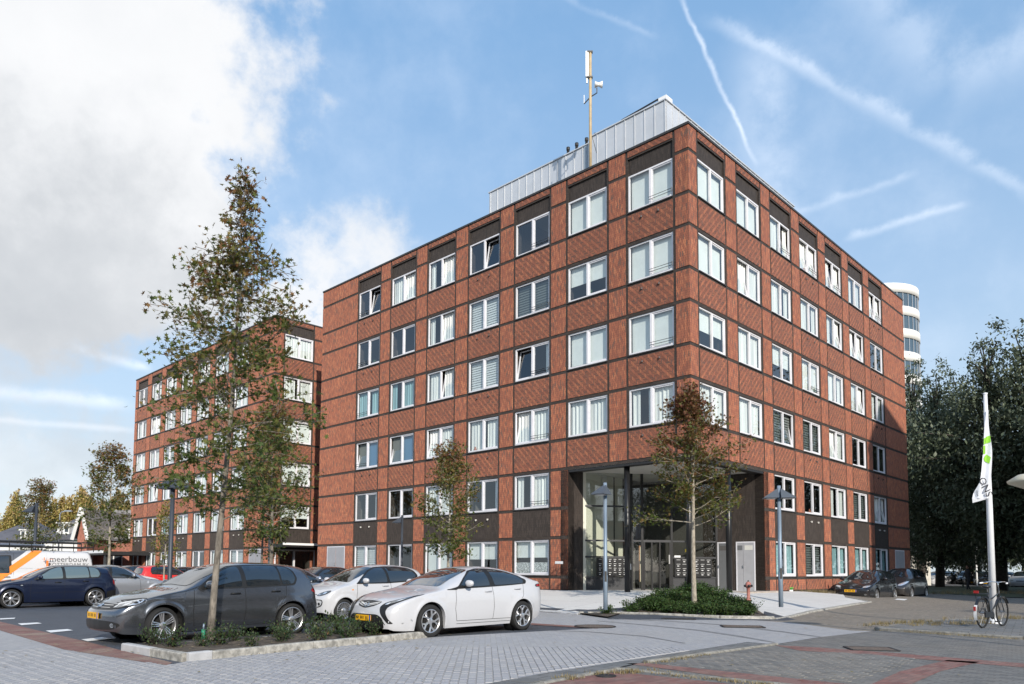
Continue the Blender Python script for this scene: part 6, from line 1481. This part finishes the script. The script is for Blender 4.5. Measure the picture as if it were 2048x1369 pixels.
# bicycle
mat('bike_black',(.015,.016,.018),.35,coat=.4); mat('bike_white',(.75,.75,.75),.5); mat('red_reflector',(.35,.01,.01),.2,coat=1); mat('spoke_steel',(.35,.35,.36),.35,metal=.8)
rw=AT(1961.5,1140,17.3); bk=empty('bicycle',(rw.x,rw.y,.08),R(36),'black city bicycle with a white rear mudguard locked to the flagpole','bicycle')
WR=.345
def bw(x):
    w=MB(); w.lathe([(WR-.015,-.018),(WR,-.012),(WR+.003,0),(WR,.012),(WR-.015,.018),(WR-.03,0.014),(WR-.03,-.014),(WR-.015,-.018)],32,Matrix.Translation((x,0,WR)),ax='Y'); o=w.build('wheel','rubber',bk,True)
    s=MB(); s.tube([(x,-.04,WR),(x,.04,WR)],.02,8); s.build('hub','spoke_steel',o)
    s=MB()
    for i in range(28):
        a=2*math.pi*i/28; s.tube([(x+.018*math.cos(a+1),.025*(-1)**i,WR+.018*math.sin(a+1)),(x+(WR-.03)*math.cos(a),0,WR+(WR-.03)*math.sin(a))],.0014,3,False)
    s.build('spokes','spoke_steel',o)
bw(0); bw(1.08)
g=MB(); F_=[(0,0,WR),(.42,0,.28),(.34,0,.80),(.98,0,.88)]
g.tube([(.42,0,.28),(.32,0,.82)],.017,8); g.tube([(.42,0,.28),(.95,0,.70)],.019,8); g.tube([(.36,0,.60),(.94,0,.80)],.015,8); g.tube([(.945,0,.62),(.92,0,.90)],.02,8)
for s in (-1,1): g.tube([(0,.05*s,WR),(.42,.03*s,.28)],.010,6); g.tube([(0,.05*s,WR),(.34,.02*s,.72)],.009,6); g.tube([(.95,.03*s,.66),(.99,.045*s,.50),(1.08,.045*s,WR)],.011,6)
g.build('frame','bike_black',bk,True)
g=MB(); g.tube([(.32,0,.82),(.30,0,.93)],.013,8); g.build('seat_post','spoke_steel',bk); 
g=MB(); g.lathe([(0,-.13),(.05,-.12),(.095,-.06),(.10,0),(.06,.06),(.03,.14),(0,.15)],12,Matrix.Translation((.28,0,.95))@Matrix.Scale(.45,4,(0,0,1))@Matrix.Rotation(R(90),4,'Y')@Matrix.Rotation(R(90),4,'Z')); g.build('saddle','bike_black',bk,True)
g=MB(); g.tube([(.92,0,.90),(.90,0,1.03)],.012,8); g.tube([(.66,-.28,1.02),(.76,-.26,1.03),(.90,-.14,1.06),(.93,0,1.04),(.90,.14,1.06),(.76,.26,1.03),(.66,.28,1.02)],.012,8); g.build('handlebar','chrome',bk,True)
g=MB(); [g.tube([(.62,s*.285,1.02),(.74,s*.262,1.03)],.018,8) for s in (-1,1)]; g.build('grip','antenna_white',bk,True)
g=MB()
def arc(x,a0,a1,w,r_): 
    P=[(x+r_*math.cos(R(a0+(a1-a0)*i/12)),WR+r_*math.sin(R(a0+(a1-a0)*i/12))) for i in range(13)]
    for (x0,z0),(x1,z1) in zip(P,P[1:]): g.face([(x0,-w,z0),(x0,w,z0),(x1,w,z1),(x1,-w,z1)])
arc(0,40,150,.03,WR+.025); arc(1.08,30,150,.03,WR+.025); g.build('mudguard','bike_black',bk,True); g=MB(); arc(0,150,205,.034,WR+.028); g.build('mudguard_end','bike_white',bk,True)
g=MB(); g.box(-WR-.06,-WR-.035,-.022,.022,.40,.50); g.box(-.30,-.27,-.05,.05,.80,.86); g.build('reflector','red_reflector',bk)
g=MB(); [g.tube([(-.28,s*.06,.79),(.26,s*.06,.78)],.006,5) for s in (-1,-.3,.3,1)]; [g.tube([(-.2,s*.06,.79),(0,s*.06,WR)],.006,5) for s in (-1,1)]; [g.tube([(x,-.06,.79),(x,.06,.79)],.006,5) for x in (-.28,-.05,.2)]; g.build('rear_rack','bike_black',bk)
g=MB(); g.lathe([(0,-.055),(.095,-.055),(.095,-.04),(0,-.04)],20,Matrix.Translation((.42,0,.28)),ax='Y'); g.tube([(.42,-.06,.28),(.50,-.07,.14)],.009,6); g.box(.45,.55,-.15,-.07,.12,.145); g.tube([(.42,.06,.28),(.34,.07,.42)],.009,6); g.box(.29,.39,.07,.15,.41,.435); g.box(0,.42,-.075,-.045,.24,.36); g.build('chain_case','bike_black',bk)
# walker in the shade
def person(loc,rz,label):
    J=[(0,0,.93),(0,0,1.18),(0,0,1.42),(0,0,1.50),(0,.0,1.66),(0,.17,1.40),(-.10,.21,1.15),(-.02,.22,.92),(0,-.17,1.40),(.12,-.21,1.15),(.22,-.20,.95),(0,.09,.90),(.18,.09,.50),(.22,.09,.08),(.34,.09,.05),(0,-.09,.90),(-.10,-.09,.50),(-.32,-.09,.12),(-.22,-.09,.05)]
    E=[(0,1),(1,2),(2,3),(3,4),(2,5),(5,6),(6,7),(2,8),(8,9),(9,10),(0,11),(11,12),(12,13),(13,14),(0,15),(15,16),(16,17),(17,18)]
    Rr=[.15,.13,.14,.06,.095,.06,.045,.04,.06,.045,.04,.09,.065,.05,.045,.09,.065,.05,.045]
    me=bpy.data.meshes.new('person'); me.from_pydata(J,E,[]); o=link('person',me,None,'walker_clothes'); 
    s=o.modifiers.new('skin','SKIN'); 
    for v,r_ in zip(me.skin_vertices[0].data if me.skin_vertices else [],Rr): v.radius=(r_,r_*.8)
    return o
mat('walker_clothes',(.02,.022,.03),.8); mat('skin_tone',(.35,.2,.14),.6)
bm=bmesh.new(); 
try:
    me=bpy.data.meshes.new('person'); J=[(0,0,.93),(0,0,1.18),(0,0,1.42),(0,0,1.52),(0,.0,1.66),(0,.17,1.40),(-.10,.21,1.15),(-.02,.22,.92),(0,-.17,1.40),(.12,-.21,1.15),(.22,-.20,.95),(0,.09,.90),(.18,.09,.50),(.22,.09,.08),(.34,.09,.05),(0,-.09,.90),(-.10,-.09,.50),(-.32,-.09,.12),(-.22,-.09,.05)]
    E_=[(0,1),(1,2),(2,3),(3,4),(2,5),(5,6),(6,7),(2,8),(8,9),(9,10),(0,11),(11,12),(12,13),(13,14),(0,15),(15,16),(16,17),(17,18)]
    Rr=[.15,.13,.14,.06,.10,.06,.045,.04,.06,.045,.04,.09,.065,.05,.045,.09,.065,.05,.045]
    for v in J: bm.verts.new(v)
    bm.verts.ensure_lookup_table()
    for a,b in E_: bm.edges.new((bm.verts[a],bm.verts[b]))
    ly=bm.verts.layers.skin.verify()
    for v,r_ in zip(bm.verts,Rr): v[ly].radius=(r_,r_*.85)
    bm.verts[0][ly].use_root=True
    bm.to_mesh(me)
finally: bm.free()
pr=link('person',me,None,'walker_clothes'); pr.modifiers.new('skin','SKIN'); sb=pr.modifiers.new('sub','SUBSURF'); sb.levels=sb.render_levels=1
q=AT(1935,1140,52); pr.location=(q.x,q.y,0); pr.rotation_euler.z=R(200); tag(pr,'person in dark clothes walking in the shade of the dark trees','person')
hm_=MB(); hm_.lathe([(0,-.12),(.06,-.10),(.085,-.03),(.088,.04),(.06,.10),(0,.12)],12,Matrix.Translation((.01,0,1.70))); hd=hm_.build('head','skin_tone',pr,True); hr=MB(); hr.lathe([(.092,0),(.09,.06),(.06,.11),(0,.128)],12,Matrix.Translation((-.005,0,1.71))); hr.build('hair','bark_dark',hd,True)
# houses at the far left
mat('slate',(.10,.10,.115),.7,var=.2,vscale=1); mat('pantile',(.26,.24,.225),.85,var=.25,vscale=1.5); mat('house_white',(.72,.72,.70),.7); mat('house_brick',(.34,.14,.10),.9,var=.25,vscale=6); mat('house_glass',(.04,.05,.06),.08,spec=.8)
def house(px0,px1,Y,depth,ze,zr,label,roofm,wallm,gable='x',hip=0.0,wins=(),dormers=(),rz=0):
    a,b=AT(px0,1140,Y),AT(px1,1140,Y); w=(b.x-a.x); t=empty('house',((a.x+b.x)/2,Y,0),rz,label,'house'); x0,x1=-w/2,w/2
    g=MB(); g.box(x0+.25,x1-.25,.25,depth-.25,0,ze); 
    if gable=='y': g.face([(x0+.25,.25,ze),(x1-.25,.25,ze),(0,.25,zr-.15)]); g.face([(x1-.25,depth-.25,ze),(x0+.25,depth-.25,ze),(0,depth-.25,zr-.15)])
    g.build('wall',wallm,t); r_=MB(); th=.14
    if gable=='x':
        h=hip
        top=[(x0+h,depth/2,zr),(x1-h,depth/2,zr)]; e=[(x0,0,ze),(x1,0,ze),(x1,depth,ze),(x0,depth,ze)]
        r_.idx(e+top,[(0,1,5,4),(2,3,4,5),(1,2,5),(3,0,4),(3,2,1,0)])
    else:
        e=[(x0,-.1,ze-.1),(x1,-.1,ze-.1),(x1,depth,ze-.1),(x0,depth,ze-.1),(0,-.1,zr),(0,depth,zr)]
        for A in ((0,4,5,3),(1,2,5,4)): r_.face([e[i] for i in A])
        vg=MB()
        for s in (x0,x1): vg.tube([(s,-.16,ze-.2),(0,-.16,zr-.03)],.16,4)
        vg.build('verge_board','house_white',t)
    rf=r_.build('roof',roofm,t)
    if gable=='x': f=MB(); f.box(x0-.05,x1+.05,-.12,0.02,ze-.12,ze+.06); f.build('gutter','slate',t)
    for (wx,wz,ww,wh) in wins:
        g=MB(); g.box(wx-ww/2,wx+ww/2,.17,.249,wz,wz+wh); f=g.build('window','house_white',t); g=MB(); n=2
        for k in range(n): g.box(wx-ww/2+.07+k*ww/2,wx-ww/2+ww/2-.05+k*ww/2,.15,.169,wz+.08,wz+wh-.08)
        g.build('pane','house_glass',f)
    for (dx,dz,dw,dh,m) in dormers:
        yy=(dz-ze)/(zr-ze)*depth/2; g=MB(); g.box(dx-dw/2,dx+dw/2,yy-.1,yy+2.0,dz,dz+dh); g.box(dx-dw/2-.15,dx+dw/2+.15,yy-.25,yy+2.0,dz+dh,dz+dh+.12); d_=g.build('dormer',m,t); g=MB()
        for k in range(2): g.box(dx-dw/2+.12+k*dw/2,dx-dw/2+dw/2-.08+k*dw/2,yy-.13,yy-.101,dz+.2,dz+dh-.1)
        g.build('pane','house_glass',d_)
    return t
house(58,168,66,9,3.9,6.2,'slate roofed white house with a white dormer behind the van','slate','house_white',hip=1.9,wins=((-1.3,1.2,1.2,1.6),(1.0,1.2,1.2,1.6)),dormers=((.05,4.3,1.0,.95,'house_white'),))
house(-60,60,72,9,3.7,5.9,'grey roofed house with white fascia at the left edge','slate','house_white',hip=2.2,wins=((0,1.2,1.4,1.6),(2.2,1.2,1.4,1.6)),dormers=((1.8,4.1,1.0,.8,'house_white'),))
house(143,174,64,12,3.9,6.5,'narrow brick gable with broad white verges beside the pantiled roof','pantile','house_brick',gable='y',wins=((0,1.2,.7,1.3),))
house(166,282,68,10,3.9,7.0,'long grey pantiled house roof left of the rear brick block','pantile','house_brick',wins=((0,1.0,1.6,1.6),(-3,1.0,1.4,1.5),(2.6,1.0,1.4,1.5)),dormers=((2.8,3.85,2.6,.9,'house_white'),))
# beyond the frame: the buildings and trees that shade and mirror in the place
mat('office_wall',(.36,.30,.26),.85,var=.1)
def block(name,x0,x1,y0,y1,h,label,wall,storeys,bays,m2='house_glass'):
    t=empty(name,(0,0,0),0,label,'building'); g=MB(); g.box(x0,x1,y0,y1,-.05,h); g.build('wall',wall,t); g=MB(); g.box(x0-.1,x1+.1,y0-.1,y1+.1,h,h+.3); g.build('roof','slate',t)
    g=MB(); hs=h/storeys
    for s in range(storeys):
        for i in range(bays):
            u0=i/bays+.2/bays; u1=i/bays+.8/bays; z0=s*hs+.9; z1=(s+1)*hs-.5
            g.box(x0+(x1-x0)*u0,x0+(x1-x0)*u1,y1+.0,y1+.05,z0,z1); g.box(x0-.05,x0,y0+(y1-y0)*u0,y0+(y1-y0)*u1,z0,z1)
    g.build('windows',m2,t)['kind']='stuff'; return t
block('office_building',31.5,70,2.2,10,26.6,'tall office block to the right of the square whose shadow falls on the brick facade','office_wall',8,9)
block('terrace',-60,40,-52,-42,8.5,'long low terrace across the street behind the viewer','house_brick',3,22)
for i,(x,y,s,rz) in enumerate(((24.5,1.5,.72,.3),(27.5,-7,.8,1.7),(20.5,-14,.66,3.0),(33,-16,.8,.9),(-30,-16,.7,2.2),(-22,-24,.75,5.0),(-42,-10,.7,1.1),(8,-36,.55,2.0),(-8,-38,.6,4.4))):
    t=copy_tree((dk,dk2)[i%2]); tag(t,'leafy tree of the square standing outside the picture','tree','trees around the square outside the picture'); t.location=(x,y,0); t.rotation_euler.z=rz; t.scale=(s,)*3

mat('tyre_mark',(.235,.232,.235),.85,var=.25,vscale=6)
for pts,w in ((((1195,1243),(1300,1252),(1400,1262),(1480,1274),(1548,1286)),.16),(((1215,1238),(1330,1243),(1450,1251),(1560,1264),(1640,1275)),.15),(((1090,1262),(1180,1265),(1290,1274),(1370,1288)),.10)):
    L=[G(x,y) for x,y in pts]; poly=[]; bk_=[]
    for i,q in enumerate(L):
        d=(L[min(i+1,len(L)-1)]-L[max(i-1,0)]).normalized(); n_=Vector((-d.y,d.x,0)); k=w*(.4 if i in(0,len(L)-1) else 1)*.5; poly.append((q+n_*k).to_2d()); bk_.append((q-n_*k).to_2d())
    sheet('tyre_mark',poly+bk_[::-1],.012,'tyre_mark',.5)
